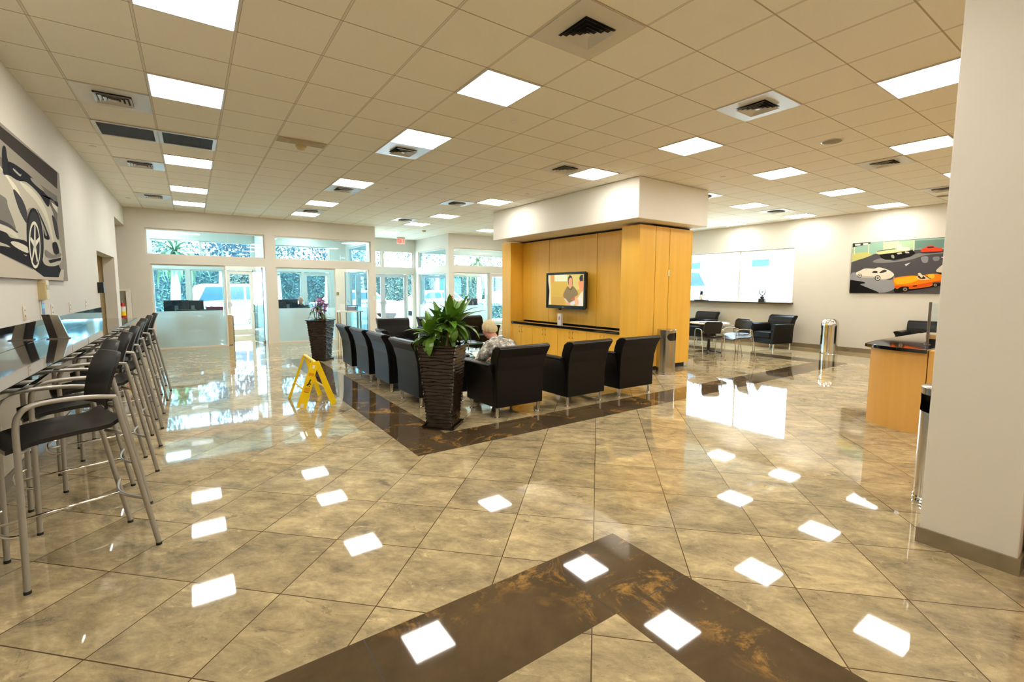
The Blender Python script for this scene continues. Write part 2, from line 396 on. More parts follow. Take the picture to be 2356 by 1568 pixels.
# interior glazing (front of offices)
window(1, 1, YD+.04, -.86, 1.70, 2.33, 2.98, GLASS, seams=(.0, .85)); window(2, 1, YD+.04, -.79, .76, 0, 2.12, GLASS, frost=.95, seams=(-.02,))
window(3, 1, YD+.04, 1.93, 4.60, 2.33, 2.98, GLASS, seams=(2.8, 3.7)); window(4, 1, YD+.04, 1.95, 3.54, 0, 2.12, GLASS, frost=.97)
window(5, 0, 7.33, 14.72, 17.10, 2.34, 2.96, GLASS); window(6, 0, 7.33, 14.72, 17.10, 0, 2.12, GLASS, frost=.93)
window(7, 0, 4.65, 14.95, 17.10, 2.34, 2.96, GLASS); window(8, 0, 4.65, 14.95, 17.10, 0, 2.12, GLASS, frost=.93)
window(9, 1, YD+.14, 7.50, 10.2, 2.34, 2.97, CLEAR, seams=(8.2, 9.0)); window(10, 1, YD+.14, 7.50, 8.95, 0, 2.12, CLEAR, frost=.96)
window(11, 1, YD+.14, 10.4, 13.2, 2.34, 2.97, GLASS); window(12, 1, YD+.14, 10.4, 13.2, 0, 2.12, GLASS, frost=.96)
# exterior windows
window(13, 1, YE+.05, -.92, -.10, .1, 2.10, CLEAR); window(14, 1, YE+.05, .0, .86, .1, 2.10, CLEAR); window(15, 1, YE+.05, -.92, 1.68, 2.40, 2.98, CLEAR, mull=(.3,))
window(16, 1, YE+.05, 2.34, 3.14, .1, 2.10, CLEAR); window(17, 1, YE+.05, 2.34, 4.08, 2.40, 2.98, CLEAR, mull=(3.18,))
window(18, 1, YE+.05, 4.82, 5.02, 0, 2.10, CLEAR); window(19, 1, YE+.05, 6.97, 7.22, 0, 2.10, CLEAR); window(20, 1, YE+.05, 4.82, 5.95, 2.34, 2.98, CLEAR); window(21, 1, YE+.05, 6.03, 7.22, 2.34, 2.98, CLEAR)
window(22, 1, YE+.05, 8.85, 10.6, .1, 2.10, CLEAR, mull=(9.7,)); window(23, 1, YE+.05, 10.7, 13.3, .1, 2.10, CLEAR, mull=(12.0,)); window(24, 1, YE+.05, 7.60, 13.3, 2.34, 2.98, CLEAR, mull=(9.0, 10.8, 12.2))
window(25, 0, XR+.08, RW[0], RW[1], RW[2], RW[3], CLEAR, mull=(7.66,), t=.03)

def leaf_door(n, w, h, hinge, ang, fm, glass, stile=.09, closer=True, bar=True):
    """swinging door, local x along the leaf from the hinge"""
    d = bpy.data.objects.new('door_%d' % n, None); COL.objects.link(d); d.location = hinge; d.rotation_euler = (0, 0, ang); d['kind'] = 'structure'
    mb = MB(); mb.box(0, stile, -.02, .02, .01, h); mb.box(w-stile, w, -.02, .02, .01, h); mb.box(stile, w-stile, -.02, .02, .01, .2); mb.box(stile, w-stile, -.02, .02, h-.1, h)
    mb.build('frame', fm, d)
    MB().box(stile, w-stile, -.004, .004, .2, h-.1).build('pane', glass, d)
    if bar:
        hb = MB(); hb.tube([(.03, -.06, 1.0), (w-.03, -.06, 1.0)], .016, 8); hb.box(w-.12, w-.03, -.05, .05, .93, 1.08); hb.build('push_bar', ALU, d)
    if closer: MB().box(.12, .42, -.075, -.02, h-.09, h-.03).build('closer', ALU, d)
    return d
def glass_door(n, w, h, hinge, ang):
    d = bpy.data.objects.new('door_%d' % n, None); COL.objects.link(d); d.location = hinge; d.rotation_euler = (0, 0, ang); d['kind'] = 'structure'
    MB().box(0, w, -.006, .006, .02, h).build('pane', GLASS, d)
    e = MB(); e.box(w-.004, w+.004, -.007, .007, .02, h); e.box(-.004, .004, -.007, .007, .02, h); e.build('glass_edge', mat('dark_glass_edge', (18, 70, 80), .2), d)
    hd = MB()
    for s in (-1, 1): hd.tube([(w-.1, 0, .82), (w-.1, s*.05, .84), (w-.1, s*.06, .95), (w-.1, s*.05, 1.12), (w-.1, 0, 1.14)], .013, 8)
    hd.build('handle', CHROME, d)
    p = MB(); p.box(0, .09, -.02, .02, .0, .07); p.box(0, .09, -.02, .02, h-.02, h+.04); p.build('pivot_patch', CHROME, d)
    return d
glass_door(1, .84, 2.06, (1.62, YD+.1, 0), radians(100)); glass_door(2, .93, 2.06, (4.47, YD+.1, 0), radians(117))
leaf_door(3, .73, 2.08, (1.67, YE+.08, 0), pi, FRAME, CLEAR); leaf_door(4, .84, 2.08, (4.07, YE+.08, 0), pi, FRAME, CLEAR)
leaf_door(5, .92, 2.08, (6.925, YE+.08, 0), pi, ALU, CLEAR); leaf_door(6, .92, 2.08, (5.085, YE+.08, 0), 0, ALU, CLEAR)
leaf_door(7, 1.05, 2.08, (8.68, YE+.08, 0), pi, ALU, CLEAR)
leaf_door(8, 1.1, 2.1, (10.17, YD+.2, 0), pi, FRAME, CLEAR, stile=.04, bar=False, closer=False)

# ------------------------------------------------------------------ ceiling fixtures
def cell(i, j): return (-1.4598+.6096*(i+.5), 3.5857+.6096*(j+.5))
EMIT = mat('lit_panel_diffuser', (255, 255, 255), .5, emit=(255, 250, 242), es=LIGHT_E)
def light_proto():
    t = thing('ceiling_light', '', 'ceiling light', (0, 0, H))
    f = MB()
    for a in (-1, 1): f.box(a*.296-.008, a*.296+.008, -.304, .304, -.010, -.0005); f.box(-.288, .288, a*.296-.008, a*.296+.008, -.010, -.0005)
    f.build('frame', VENTW, t)
    MB().box(-.287, .287, -.287, .287, -.007, -.001).build('diffuser', EMIT, t)
    return t
lights = {}
desc = {2: 'nearest the left wall', 6: 'above the wet floor aisle', 11: 'in the soffit row', 15: 'in the row right of the soffit', 19: 'over the cafe side', 23: 'nearest the window wall'}
rows = {2: [(0, 'cut by the top edge of the picture'), (3, 'beyond the nearest one'), (8, 'just past the two dark return grilles'), (12, 'second from the office wall'), (15, 'closest to the office wall')],
        6: [(0, 'largest, in the middle of the ceiling'), (3, 'touching a shiny vent'), (8, 'third along, with a vent behind it'), (12, 'fourth along'), (15, 'closest to the office wall')],
        11: [(0, 'nearest, just in front of the soffit corner'), (3, 'close against the soffit face'), (8, 'at the far end of the soffit face'), (12, 'beyond the soffit'), (15, 'before the entrance recess'), (19, 'inside the entrance recess, by the red EXIT sign')],
        15: [(-3, 'large, next to the pillar'), (0, 'in front of the soffit side'), (15, 'beyond the soffit, far away')],
        19: [(-3, 'cut by the pillar'), (0, 'nearer one'), (3, 'further one')],
        23: [(0, 'right one above the framed car print'), (3, 'middle one above the window'), (6, 'left one beside the soffit')]}
lp = light_proto(); first = True
def put_light(i, j, label, grp):
    global first
    x, y = cell(i, j)
    if first: lp.location = (x, y, H); lp['label'] = label; lp['group'] = grp; first = False; return lp
    return dup(lp, (x, y, H), 0, label, grp)
for i, rr in rows.items():
    for j, d in rr: put_light(i, j, 'square lit panel %s, %s' % (desc[i], d), 'ceiling lights of the showroom')
for (i, j) in [(2, -4), (6, -4), (11, -4), (15, -8), (19, -8), (6, -9), (11, -9), (2, -9), (6, -13), (11, -13), (19, -13), (23, -4), (23, -9), (15, -13), (15, 8), (19, 8), (23, 11), (19, 12)]:
    put_light(i, j, 'square lit ceiling panel outside the picture, behind the viewer or the soffit', 'ceiling lights out of view')
for (i, j, d) in [(3, 19, 'in the left office, seen through the high window'), (8, 18, 'in the middle office, seen through the high window'), (1, 21, 'in the left office beside the far windows'), (7, 21, 'in the middle office beside the far windows'), (9, 19, 'in the middle office near its right wall'), (16, 19, 'in the right office, seen through the high window'), (19, 20, 'in the right office, the one further right')]:
    put_light(i, j, 'square lit ceiling panel '+d, 'ceiling lights of the offices')

def vent_proto():
    t = thing('ceiling_vent', '', 'ceiling vent', (0, 0, H))
    f = MB(); f.box(-.296, .296, -.296, .296, -.008, -.0005)
    f.build('face_plate', VENTW, t)
    d = MB(); d.box(-.15, .15, -.15, .15, -.0100, -.0082); d.build('throat', BLACK, t)
    l = MB()
    for k in range(4):
        a = .15-.036*k; b = a-.024
        for q in range(4):
            R = Matrix.Rotation(q*pi/2, 4, 'Z')
            P = [R @ Vector(p) for p in ((-a, -a, -.030), (a, -a, -.030), (b, -b, -.0115), (-b, -b, -.0115))]
            l.quad(*P)
    l.box(-.02, .02, -.02, .02, -.030, -.026); l.build('louver', VENTW, t)
    return t
vp = vent_proto()
vs = [(6, -2, 'big square ceiling vent at the top of the picture, nearest the viewer'), (10, -2, 'square ceiling vent between the soffit and the top right'), (16, -2, 'square ceiling vent in front of the light by the pillar'),
      (21, -2, 'square ceiling vent beside the pillar near the window wall'), (10, 3, 'square ceiling vent left of the lit panel at the soffit'), (6, 4, 'shiny ceiling vent touching the second middle light'),
      (6, 9, 'ceiling vent behind the third middle light'), (10, 9, 'ceiling vent left of the light at the far end of the soffit'), (10, 14, 'small far ceiling vent before the entrance recess'),
      (6, 14, 'small ceiling vent between the two furthest middle lights'), (1, 4, 'ceiling vent beside the second light on the left, near the wall'), (1, 9, 'ceiling vent past the dark grilles on the left'),
      (1, 14, 'furthest ceiling vent by the left wall'), (21, 3, 'ceiling vent above the wall window'), (16, 3, 'ceiling vent half hidden by the soffit')]
for n, (i, j, l) in enumerate(vs):
    x, y = cell(i, j)
    if n == 0: vp.location = (x, y, H); vp['label'] = l; vp['group'] = 'square ceiling vents'
    else: dup(vp, (x, y, H), 0, l, 'square ceiling vents')
def grille():
    t = thing('return_grille', 'dark louvred air return in the ceiling, left one of the pair near the wall', 'air return', cell(1, 6)+(H,), 0, 'dark return grilles')
    f = MB()
    for a in (-1, 1): f.box(a*.283-.02, a*.283+.02, -.303, .303, -.012, -.0005); f.box(-.263, .263, a*.283-.02, a*.283+.02, -.012, -.0005)
    f.build('frame', VENTW, t); MB().box(-.263, .263, -.263, .263, -.003, -.0008).build('duct', BLACK, t)
    s = MB()
    for k in range(36): x = -.255+k*.0146; s.quad((x, -.262, -.011), (x, .262, -.011), (x+.010, .262, -.004), (x+.010, -.262, -.004))
    s.build('slat', DUCT, t)
    dup(t, cell(2, 6)+(H,), 0, 'dark louvred air return in the ceiling, right one of the pair beside the lit panel', 'dark return grilles')
grille()
# sprinklers, speakers, smoke detectors
def spk(x, y, l, r=.11):
    t = thing('ceiling_speaker', l, 'speaker', (x, y, H), 0, 'round ceiling speakers')
    MB().lathe([(r+.012, -.0005), (r+.014, -.006), (r, -.008), (r, -.0005)], 28).build('rim', VENTW, t)
    MB().lathe([(r, -.001), (r*.9, -.005), (.005, -.007)], 28).build('grille', mat('tan_speaker_mesh', (150, 134, 100), .8), t)
spk(6.83, 2.70, 'round tan ceiling speaker in front of the big light by the pillar'); spk(12.46, 2.86, 'round ceiling speaker close to the pillar and the window wall')
sp0 = None
for (x, y, l) in [(3.12, 4.52, 'small sprinkler cover right of the middle light'), (3.16, 8.85, 'small white sprinkler cover beside the third middle light'), (5.62, 7.66, 'small white sprinkler cover left of the soffit'),
                  (7.44, 4.56, 'small white sprinkler cover right of the soffit corner'), (-1.0, 8.6, 'small sprinkler cover by the left wall'), (-1.0, 13.0, 'far sprinkler cover by the left wall'), (11.8, 4.53, 'small sprinkler cover near the wall with the window')]:
    if sp0 is None:
        sp0 = thing('sprinkler_cover', l, 'sprinkler', (x, y, H), 0, 'ceiling sprinkler covers'); MB().lathe([(.042, -.0005), (.042, -.007), (.03, -.011), (.004, -.012)], 20).build('cover_plate', WHITE, sp0)
    else: dup(sp0, (x, y, H), 0, l)
def smoke(x, y, l, s=1):
    t = thing('smoke_detector', l, 'smoke detector', (x, y, H))
    MB().lathe([(.07*s, -.0005), (.07*s, -.015*s), (.055*s, -.02*s), (.05*s, -.045*s), (.03*s, -.055*s), (.004, -.056*s)], 20).build('housing', mat('yellowed_plastic', (206, 190, 140), .5), t)
x, y = cell(4, 5); smoke(x+.02, y-.02, 'yellowed smoke detector on the sagging ceiling tile'); smoke(6.32, 14.3, 'small smoke detector before the entrance recess')
# sagging tile around the detector: one edge bowed down, leaving a dark gap
b = MB(); N = 12
for k in range(N):
    u0, u1 = k/N, (k+1)/N; s0, s1 = .035*sin(pi*u0)**2, .035*sin(pi*u1)**2
    X0, X1 = x-.29+.58*u0, x-.29+.58*u1
    b.quad((X0, y-.29, H-.004-s0), (X1, y-.29, H-.004-s1), (X1, y-.06, H-.002), (X0, y-.06, H-.002))
    b.quad((X0, y-.29, H-.004-s0), (X1, y-.29, H-.004-s1), (X1, y-.298, H-.001), (X0, y-.298, H-.001))
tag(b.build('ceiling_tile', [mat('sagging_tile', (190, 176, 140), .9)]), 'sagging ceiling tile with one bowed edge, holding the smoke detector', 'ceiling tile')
# EXIT sign
t = thing('exit_sign', 'red EXIT sign hanging from the ceiling before the entrance doors', 'sign', (6.46, 16.7, 3.29))
MB().box(-.15, .15, -.012, .012, -.1, .1).build('panel', mat('clear_sign_panel', (236, 220, 214), .3, emit=(255, 120, 100), es=.1), t, bevel=.004)
MB().box(-.15, .15, -.02, .02, .1, .145).build('mount', VENTW, t)
RED = mat('red_sign_letters', (225, 30, 30), .4, emit=(255, 25, 25), es=.6)
def strokes(mb, ch, x, w, h, t=.016, y=-.014):
    S = {'E': [(0, 0, 0, 1), (0, 0, 1, 0), (0, .5, .85, .5), (0, 1, 1, 1)], 'X': [(0, 0, 1, 1), (0, 1, 1, 0)], 'I': [(.5, 0, .5, 1)], 'T': [(.5, 0, .5, 1), (0, 1, 1, 1)]}[ch]
    for a, b_, c, d in S:
        p, q = Vector((x+a*w, y, (b_-.5)*h)), Vector((x+c*w, y, (d-.5)*h)); dr = (q-p).normalized(); n = Vector((-dr.z, 0, dr.x))*t/2; p -= dr*t/2; q += dr*t/2
        mb.prism([p-n, q-n, q+n, p+n], (0, -.003, 0))
lb = MB()
for k, ch in enumerate('EXIT'): strokes(lb, ch, -.128+k*.068, .045, .12)
lb.build('lettering', RED, t)

# ------------------------------------------------------------------ media wall, base cabinets, worktop, television
GAP = mat('dark_reveal', (28, 18, 10), .7)
t = thing('media_wall', 'tall maple-panelled block under the white soffit, holding the television', 'wall unit', (6.62, 5.6, 0))
B('core', GAP, .44, 1.52, .05, 4.46, .09, 2.735, t)
B('toe_kick', BLACK, .05, 1.50, .06, 4.44, 0, .09, t)
for (a, b_) in ((0.0, .435), (4.105, 4.50)):
    n = MB(); n.box(0, .438, a+.003, b_, .09, 2.70); n.build('pilaster', WOOD, t, bevel=.002)
for (a, b_) in ((.447, 1.445), (1.459, 3.035), (3.049, 4.096)): B('panel', WOOD, .385, .425, a, b_, .757, 2.70, t, .002)
for (a, b_) in ((.45, .842), (.856, 1.53)): B('side_panel', WOOD, a, b_, .002, .045, .09, 2.70, t, .002)
B('side_panel', WOOD, .03, 1.53, 4.47, 4.50, .09, 2.70, t)
B('back_panel', WOOD, 1.53, 1.56, 0, 4.50, .09, 2.70, t)
B('light_switch', mat('ivory_plastic', (230, 214, 160), .4), .81, .87, -.008, -.002, 1.79, 1.91, t)
HND = mat('antique_pull', (150, 108, 54), .35, .7)
cab0 = thing('base_cabinet', 'maple base cabinet with two doors under the television ledge, nearest the viewer', 'cabinet', (6.66, 6.04, .02), 0, 'base cabinets under the television')
B('body', GAP, .022, .34, 0, .925, .0, .655, cab0)
B('toe_kick', BLACK, .05, .30, .01, .915, -.02, 0, cab0)
for s in (0, 1):
    d = B('door', WOOD, 0, .02, .003+s*.463, .461+s*.463, .03, .65, cab0, .002)
    yy = .41+s*.105
    MB().tube([(0, yy, .46), (-.028, yy, .47), (-.03, yy, .53), (-.028, yy, .59), (0, yy, .60)], .005, 6).build('handle', HND, d)
for k, l in enumerate(('second from the viewer', 'third from the viewer', 'furthest, beside the seated man')):
    dup(cab0, (6.66, 6.04+.93*(k+1), .02), 0, 'maple base cabinet with two doors under the television ledge, '+l)
o = B('worktop', GRANITE, 6.632, 7.0, 6.045, 9.70, .685, .733, bevel=.004); tag(o, 'long black stone ledge under the television', 'worktop')

TVX = 6.80
t = thing('television', 'black wall-mounted flat television showing a woman in a brown sweater', 'television', (0, 0, 0))
mb = MB(); y0, y1, z0, z1 = 7.175, 8.50, 1.105, 1.915
for q in ((y0, y0+.06, z0, z1), (y1-.06, y1, z0, z1), (y0+.06, y1-.06, z1-.055, z1), (y0+.06, y1-.06, z0, z0+.075)): mb.box(TVX, TVX+.03, *q)
mb.build('bezel', mat('glossy_black_plastic', (14, 13, 14), .18), t, bevel=.006)
MB().box(TVX+.02, TVX+.09, y0+.02, y1-.02, z0+.02, z1-.02).build('housing', BLACKP, t, bevel=.01)
MB().box(TVX+.09, TVX+.198, 7.65, 8.0, 1.35, 1.65).build('wall_bracket', BLACK, t)
MB().box(TVX-.001, TVX+.001, 7.86, 7.92, z0+.028, z0+.038).build('maker_mark', mat('grey_mark', (150, 150, 150), .4), t)
MB().box(TVX+.02, TVX+.07, 8.02, 8.06, z0-.03, z0).build('sensor', BLACKP, t)

class Art:
    """coloured shapes on a flat picture: points are given in the pixel grid of a crop of the photograph"""
    def __init__(s, org, sc, ax, v, clampbox, emit=0):
        s.org, s.sc, s.ax, s.v, s.c, s.emit = org, sc, ax, v, clampbox, emit; s.mb = MB(); s.mats = []; s.keys = {}; s.k = 0
    def P(s, p):
        w = at(s.org[0]+p[0]/s.sc, s.org[1]+p[1]/s.sc, s.ax, s.v); a, b, c, d = s.c; w.y = min(max(w.y, a), b); w.z = min(max(w.z, c), d); return w
    def col(s, rgb, key=None):
        if rgb not in s.keys:
            nm = 'print_%02x%02x%02x' % rgb + ('_lit' if s.emit else '')
            s.keys[rgb] = len(s.mats); s.mats.append(mat(nm, rgb, .85 if not s.emit else .3, spec=.1, emit=rgb if s.emit else None, es=s.emit) if not s.emit else mat(nm, (8, 8, 8), .3, emit=rgb, es=s.emit))
        s.mb.m = s.keys[rgb]
    def poly(s, rgb, *pts, raw=None):
        s.col(rgb); W = raw or [s.P(p) for p in pts]; s.k += 1; sg = -1 if s.v > 0 else 1
        W2 = []
        for w in W:
            w = Vector((s.v+sg*.00012*s.k, w[1], w[2]))
            if not W2 or (w-W2[-1]).length > 1e-4: W2.append(w)
        if (W2[0]-W2[-1]).length < 1e-4: W2.pop()
        if len(W2) > 2: s.mb.quad(*W2)
        return s
    def ell(s, rgb, cx, cy, rx, ry, rot=0, n=20):
        c, q = cos(radians(rot)), sin(radians(rot))
        return s.poly(rgb, *[(cx+rx*cos(2*pi*i/n)*c-ry*sin(2*pi*i/n)*q, cy+rx*cos(2*pi*i/n)*q+ry*sin(2*pi*i/n)*c) for i in range(n)])
    def smooth(s, rgb, *pts):
        n = len(pts); out = []
        for i in range(n):
            p0, p1, p2, p3 = pts[i-1], pts[i], pts[(i+1) % n], pts[(i+2) % n]
            for u in (0, .25, .5, .75):
                out.append(tuple(.5*(2*b+(c-a)*u+(2*a-5*b+4*c-d)*u*u+(3*b-a-3*c+d)*u**3) for a, b, c, d in zip(p0, p1, p2, p3)))
        return s.poly(rgb, *out)
    def build(s, name, parent): return s.mb.build(name, s.mats, parent)
sy0, sy1, sz0, sz1 = y0+.06, y1-.06, z0+.075, z1-.055
a = Art((1240, 600), 9.22, 0, TVX+.018, (sy0, sy1, sz0, sz1), .42)
a.poly((206, 166, 56), raw=[(0, sy0, sz0), (0, sy1, sz0), (0, sy1, sz1), (0, sy0, sz1)])
a.poly((214, 188, 96), (600, 280), (935, 270), (935, 560), (760, 640), (600, 520)).poly((222, 204, 160), (185, 300), (240, 298), (258, 935), (200, 935)).poly((28, 26, 30), (180, 430), (224, 640), (204, 935), (180, 935))
a.poly((214, 148, 74), (250, 305), (325, 300), (330, 440), (262, 480)).poly((222, 220, 176), (330, 300), (600, 290), (600, 432), (330, 432)).poly((196, 150, 58), (262, 760), (520, 760), (560, 935), (262, 935))
a.smooth((48, 34, 24), (618, 470), (614, 370), (640, 320), (655, 298), (680, 310), (705, 350), (716, 480), (690, 520), (640, 520))
a.smooth((222, 150, 104), (632, 400), (660, 360), (698, 370), (706, 470), (690, 560), (648, 560), (634, 480))
a.smooth((132, 108, 62), (610, 535), (660, 590), (712, 530), (780, 590), (830, 690), (800, 740), (760, 760), (740, 870), (640, 900), (600, 860), (560, 800), (512, 740), (545, 640))
a.smooth((92, 74, 44), (612, 520), (620, 570), (670, 620), (712, 570), (716, 490), (700, 560), (665, 590), (630, 560))
a.poly((200, 190, 160), (532, 790), (570, 800), (640, 900), (612, 935)).smooth((216, 152, 120), (590, 890), (650, 880), (690, 900), (650, 940), (600, 930)).smooth((206, 206, 190), (670, 880), (760, 840), (785, 870), (740, 930), (680, 940))
a.smooth((196, 96, 64), (690, 800), (740, 780), (790, 810), (760, 840), (700, 830))
a.smooth((230, 140, 88), (840, 440), (880, 420), (935, 430), (935, 620), (890, 640), (850, 540)).poly((24, 20, 18), (862, 340), (885, 300), (935, 290), (935, 430), (900, 420), (880, 440), (860, 390))
a.poly((222, 210, 190), (880, 690), (935, 630), (935, 960), (790, 960), (760, 860), (840, 760)).smooth((226, 170, 120), (770, 790), (820, 800), (850, 900), (800, 950), (760, 880))
a.build('screen', t)

t = thing('card_holder', 'white brochure stand with a small red figure on the ledge below the television', 'brochure holder', (6.80, 7.98, .734), 0)
MB().box(-.03, .03, -.062, .062, 0, .255).build('card', mat('white_card', (232, 226, 216), .4), t, bevel=.003)
mb = MB(); mb.prism([(-.031, -.02, .12), (-.031, .02, .12), (-.031, .005, .20), (-.031, -.01, .20)], (-.001, 0, 0)); mb.build('printed_figure', mat('red_ink', (180, 60, 40), .5), t)

# ------------------------------------------------------------------ armchairs
def profile_y(mb, pts, y0_, y1_, flare=0):
    """closed profile in x-z extruded along y"""
    mb.prism([(x, y0_, z) for x, z in pts], (0, y1_-y0_, 0)); return mb
def armchair():
    t = thing('armchair', '', 'armchair')
    W = .345
    arm = [(W-.085, .125), (W, .125), (W+.004, .30), (W+.018, .45), (W+.045, .565), (W+.082, .625), (W+.075, .645), (W+.03, .655), (W-.03, .648), (W-.065, .63), (W-.085, .59)]
    for s in (-1, 1):
        profile_y(MB(), [(s*x, z) for x, z in arm][::s], -.28, .38).build('arm', LEATHER, t, bevel=.012)
    bk = [(-.335, .125), (-.34, .40), (-.355, .58), (-.395, .73), (-.455, .835), (-.44, .862), (-.39, .868), (-.33, .855), (-.275, .82), (-.225, .70), (-.19, .55), (-.17, .42), (-.17, .125)]
    mb = MB(); R = []
    for x, dx in ((-W-.0, 0), (-W*.5, 0), (0, 0), (W*.5, 0), (W, 0)):
        R.append([Vector((x*(1+.20*max(0, (z-.5))), y, z)) for y, z in bk])
    mb.rings(R, smooth=False); mb.build('backrest', LEATHER, t, bevel=.012)
    MB().box(-W+.088, W-.088, -.165, .40, .27, .435).build('seat_cushion', LEATHER, t, bevel=.03, seg=4)
    MB().box(-W+.088, W-.088, -.165, .365, .125, .265).build('seat_base', LEATHER, t, bevel=.006)
    pp = MB(); pp.tube([(x*(1.05), -.454, .842) for x in (-W, -W*.5, 0, W*.5, W)], .0045, 6)
    for s in (-1, 1): pp.tube([(s*(W*1.05), y, z) for y, z in ((-.452, .842), (-.438, .861), (-.39, .867), (-.33, .855))], .004, 6)
    pp.build('piping', mat('lighter_leather_seam', (74, 66, 54), .5), t)  # seam piping coloured lighter than the black leather
    for sx in (-1, 1):
        for sy in (-.29, .31):
            mb = MB(); mb.cyl(sx*.305, sy, .008, .124, .021, 14); mb.lathe([(.034, .0), (.034, .006), (.022, .010)], 16, (sx*.305, sy, 0)); mb.build('leg', CHROME, t)
    return t
A0 = armchair()
G1, G2, G3 = 'black armchairs backing onto the near dark floor band', 'black armchairs in the left row of the lounge', 'black armchairs on the far side of the lounge'
A0.location = (3.22, 4.84, 0); A0['label'] = 'black leather armchair with its back to us, in which the white-haired man sits'; A0['group'] = G1
dup(A0, (4.28, 4.80, 0), radians(1), 'empty black leather armchair seen from behind, between the seated man and the steel bin', G1)
dup(A0, (5.25, 4.76, 0), radians(-2), 'empty black leather armchair seen from behind, beside the steel bin', G1)
for (x_, y_, r_, l) in [(2.66, 5.86, -88, 'black leather armchair nearest the large planter in the left row'), (2.67, 6.92, -91, 'second black leather armchair of the left row, counted from the large planter'),
                     (2.66, 7.86, -90, 'third black leather armchair of the left row, counted from the large planter'), (2.66, 8.81, -92, 'last black leather armchair of the left row, nearest the smaller planter')]:
    dup(A0, (x_, y_, 0), radians(r_), l, G2)
for (x_, y_, r_, l) in [(3.72, 9.95, 174, 'black leather armchair facing us, left one of the far row'), (4.78, 10.05, 182, 'black leather armchair facing us, half hidden behind the big plant leaves'), (5.80, 9.95, 188, 'black leather armchair facing us, right one of the far row, beyond the man')]:
    dup(A0, (x_, y_, 0), radians(r_), l, G3)
dup(A0, (12.83, 6.22, 0), radians(76), 'lone black leather armchair against the wall under the window, by the cafe table', 'black armchairs by the window wall')
dup(A0, (12.9, 8.45, 0), radians(88), 'black leather armchair by the window wall, mostly hidden behind the cafe chairs', 'black armchairs by the window wall')
dup(A0, (12.95, 3.10, 0), radians(90), 'black leather armchair under the car print, behind the reception counter', 'black armchairs by the window wall')

# ------------------------------------------------------------------ stools and cafe chairs (one family)
def seat_frame_chair(name, cat, sh, ah, bh, metal, tr, w=.235, splay=.3, footrest=None):
    t = thing(name, '', cat)
    s_ = MB(); R = []
    for k in range(9):
        u = k/8; y = -.20+.46*u; z = sh+.012*sin(u*pi*1.4)-(.018*((u-.75)/.25)**2 if u > .75 else 0)+(.05*max(0, .15-u)/.15 if u < .15 else 0)
        ww = .205+.02*sin(pi*u); n = 8
        top = [Vector((-ww+2*ww*i/n, y, z+.018-.014*(1-(2*i/n-1)**2))) for i in range(n+1)]
        bot = [Vector((-ww+2*ww*i/n, y, z-.004-.014*(1-(2*i/n-1)**2))) for i in range(n, -1, -1)]
        R.append(top+bot)
    s_.rings(R); s_.build('seat', BLACKP, t)
    b_ = MB(); R = []
    for k in range(9):
        u = k/8; z = ah-.09+(bh-ah+.09)*u; ww = .205-.03*(1-u)**2-(.05*max(0, u-.85)/.15)**1; ww = .205-.02*(1-u)-(.045*((u-.8)/.2)**2 if u > .8 else 0); n = 8
        yb = -.125-.06*u*u-.02*u
        f_ = [Vector((-ww+2*ww*i/n, yb-.03*(1-(2*i/n-1)**2), z)) for i in range(n+1)]; g_ = [p+Vector((0, -.016, 0)) for p in f_[::-1]]
        R.append(f_+g_)
    b_.rings(R); b_.build('backrest', BLACKP, t)
    for s in (-1, 1):
        X = s*w
        P = [(X, .235, 0.012), (X, .225, sh-.1), (X, .222, ah-.10), (X, .205, ah-.035), (X, .165, ah-.004), (X, .08, ah+.006), (X, -.06, ah-.0), (X, -.165, ah-.018)]
        Q = spline(P, 4); MB().tube(Q, [tr-(tr*.18)*max(0, i/(len(Q)-1)-.35) for i in range(len(Q))], 12).build('front_leg', metal, t)
        P = [(X, -splay, .012)]+[(X, -splay+(splay-.16)*q, .012+(ah-.03)*q) for q in (.3, .6, .85, 1)]
        MB().tube(P, tr, 12).build('rear_leg', metal, t)
        for (yy) in (.235, -splay): MB().lathe([(tr*1.12, 0), (tr*1.12, .014), (tr, .016)], 12, (X, yy, 0)).build('foot_cap', BLACK, t)
        MB().tube([(X, -.165, ah-.05), (s*.19, -.145, ah-.055)], tr*.7, 8).build('back_bracket', metal, t)
        MB().tube([(X, -.19, sh-.03), (s*.12, -.14, sh-.022)], tr*.7, 8).build('seat_bracket', metal, t)
        MB().tube([(X, .225, sh-.035), (s*.12, .16, sh-.03)], tr*.7, 8).build('seat_bracket', metal, t)
    if footrest:
        fz = footrest
        MB().tube(spline([(-w, .23, fz), (-w+.03, .275, fz), (-w*.5, .30, fz), (0, .305, fz), (w*.5, .30, fz), (w-.03, .275, fz), (w, .23, fz)], 3), .009, 8).build('footrest', CHROME, t)
        MB().tube(spline([(-w, -.275, fz), (-w*.5, -.235, fz), (0, -.215, fz), (w*.5, -.235, fz), (w, -.275, fz)], 3), .008, 8).build('rear_rail', metal, t)
        MB().tube([(0, -.215, fz), (0, .305, fz)], .0075, 8).build('centre_rail', CHROME, t)
    return t
S0 = seat_frame_chair('bar_stool', 'bar stool', .745, .945, 1.155, SATIN, .0138, footrest=.30, splay=.315)
GS = 'bar stools along the black counter'
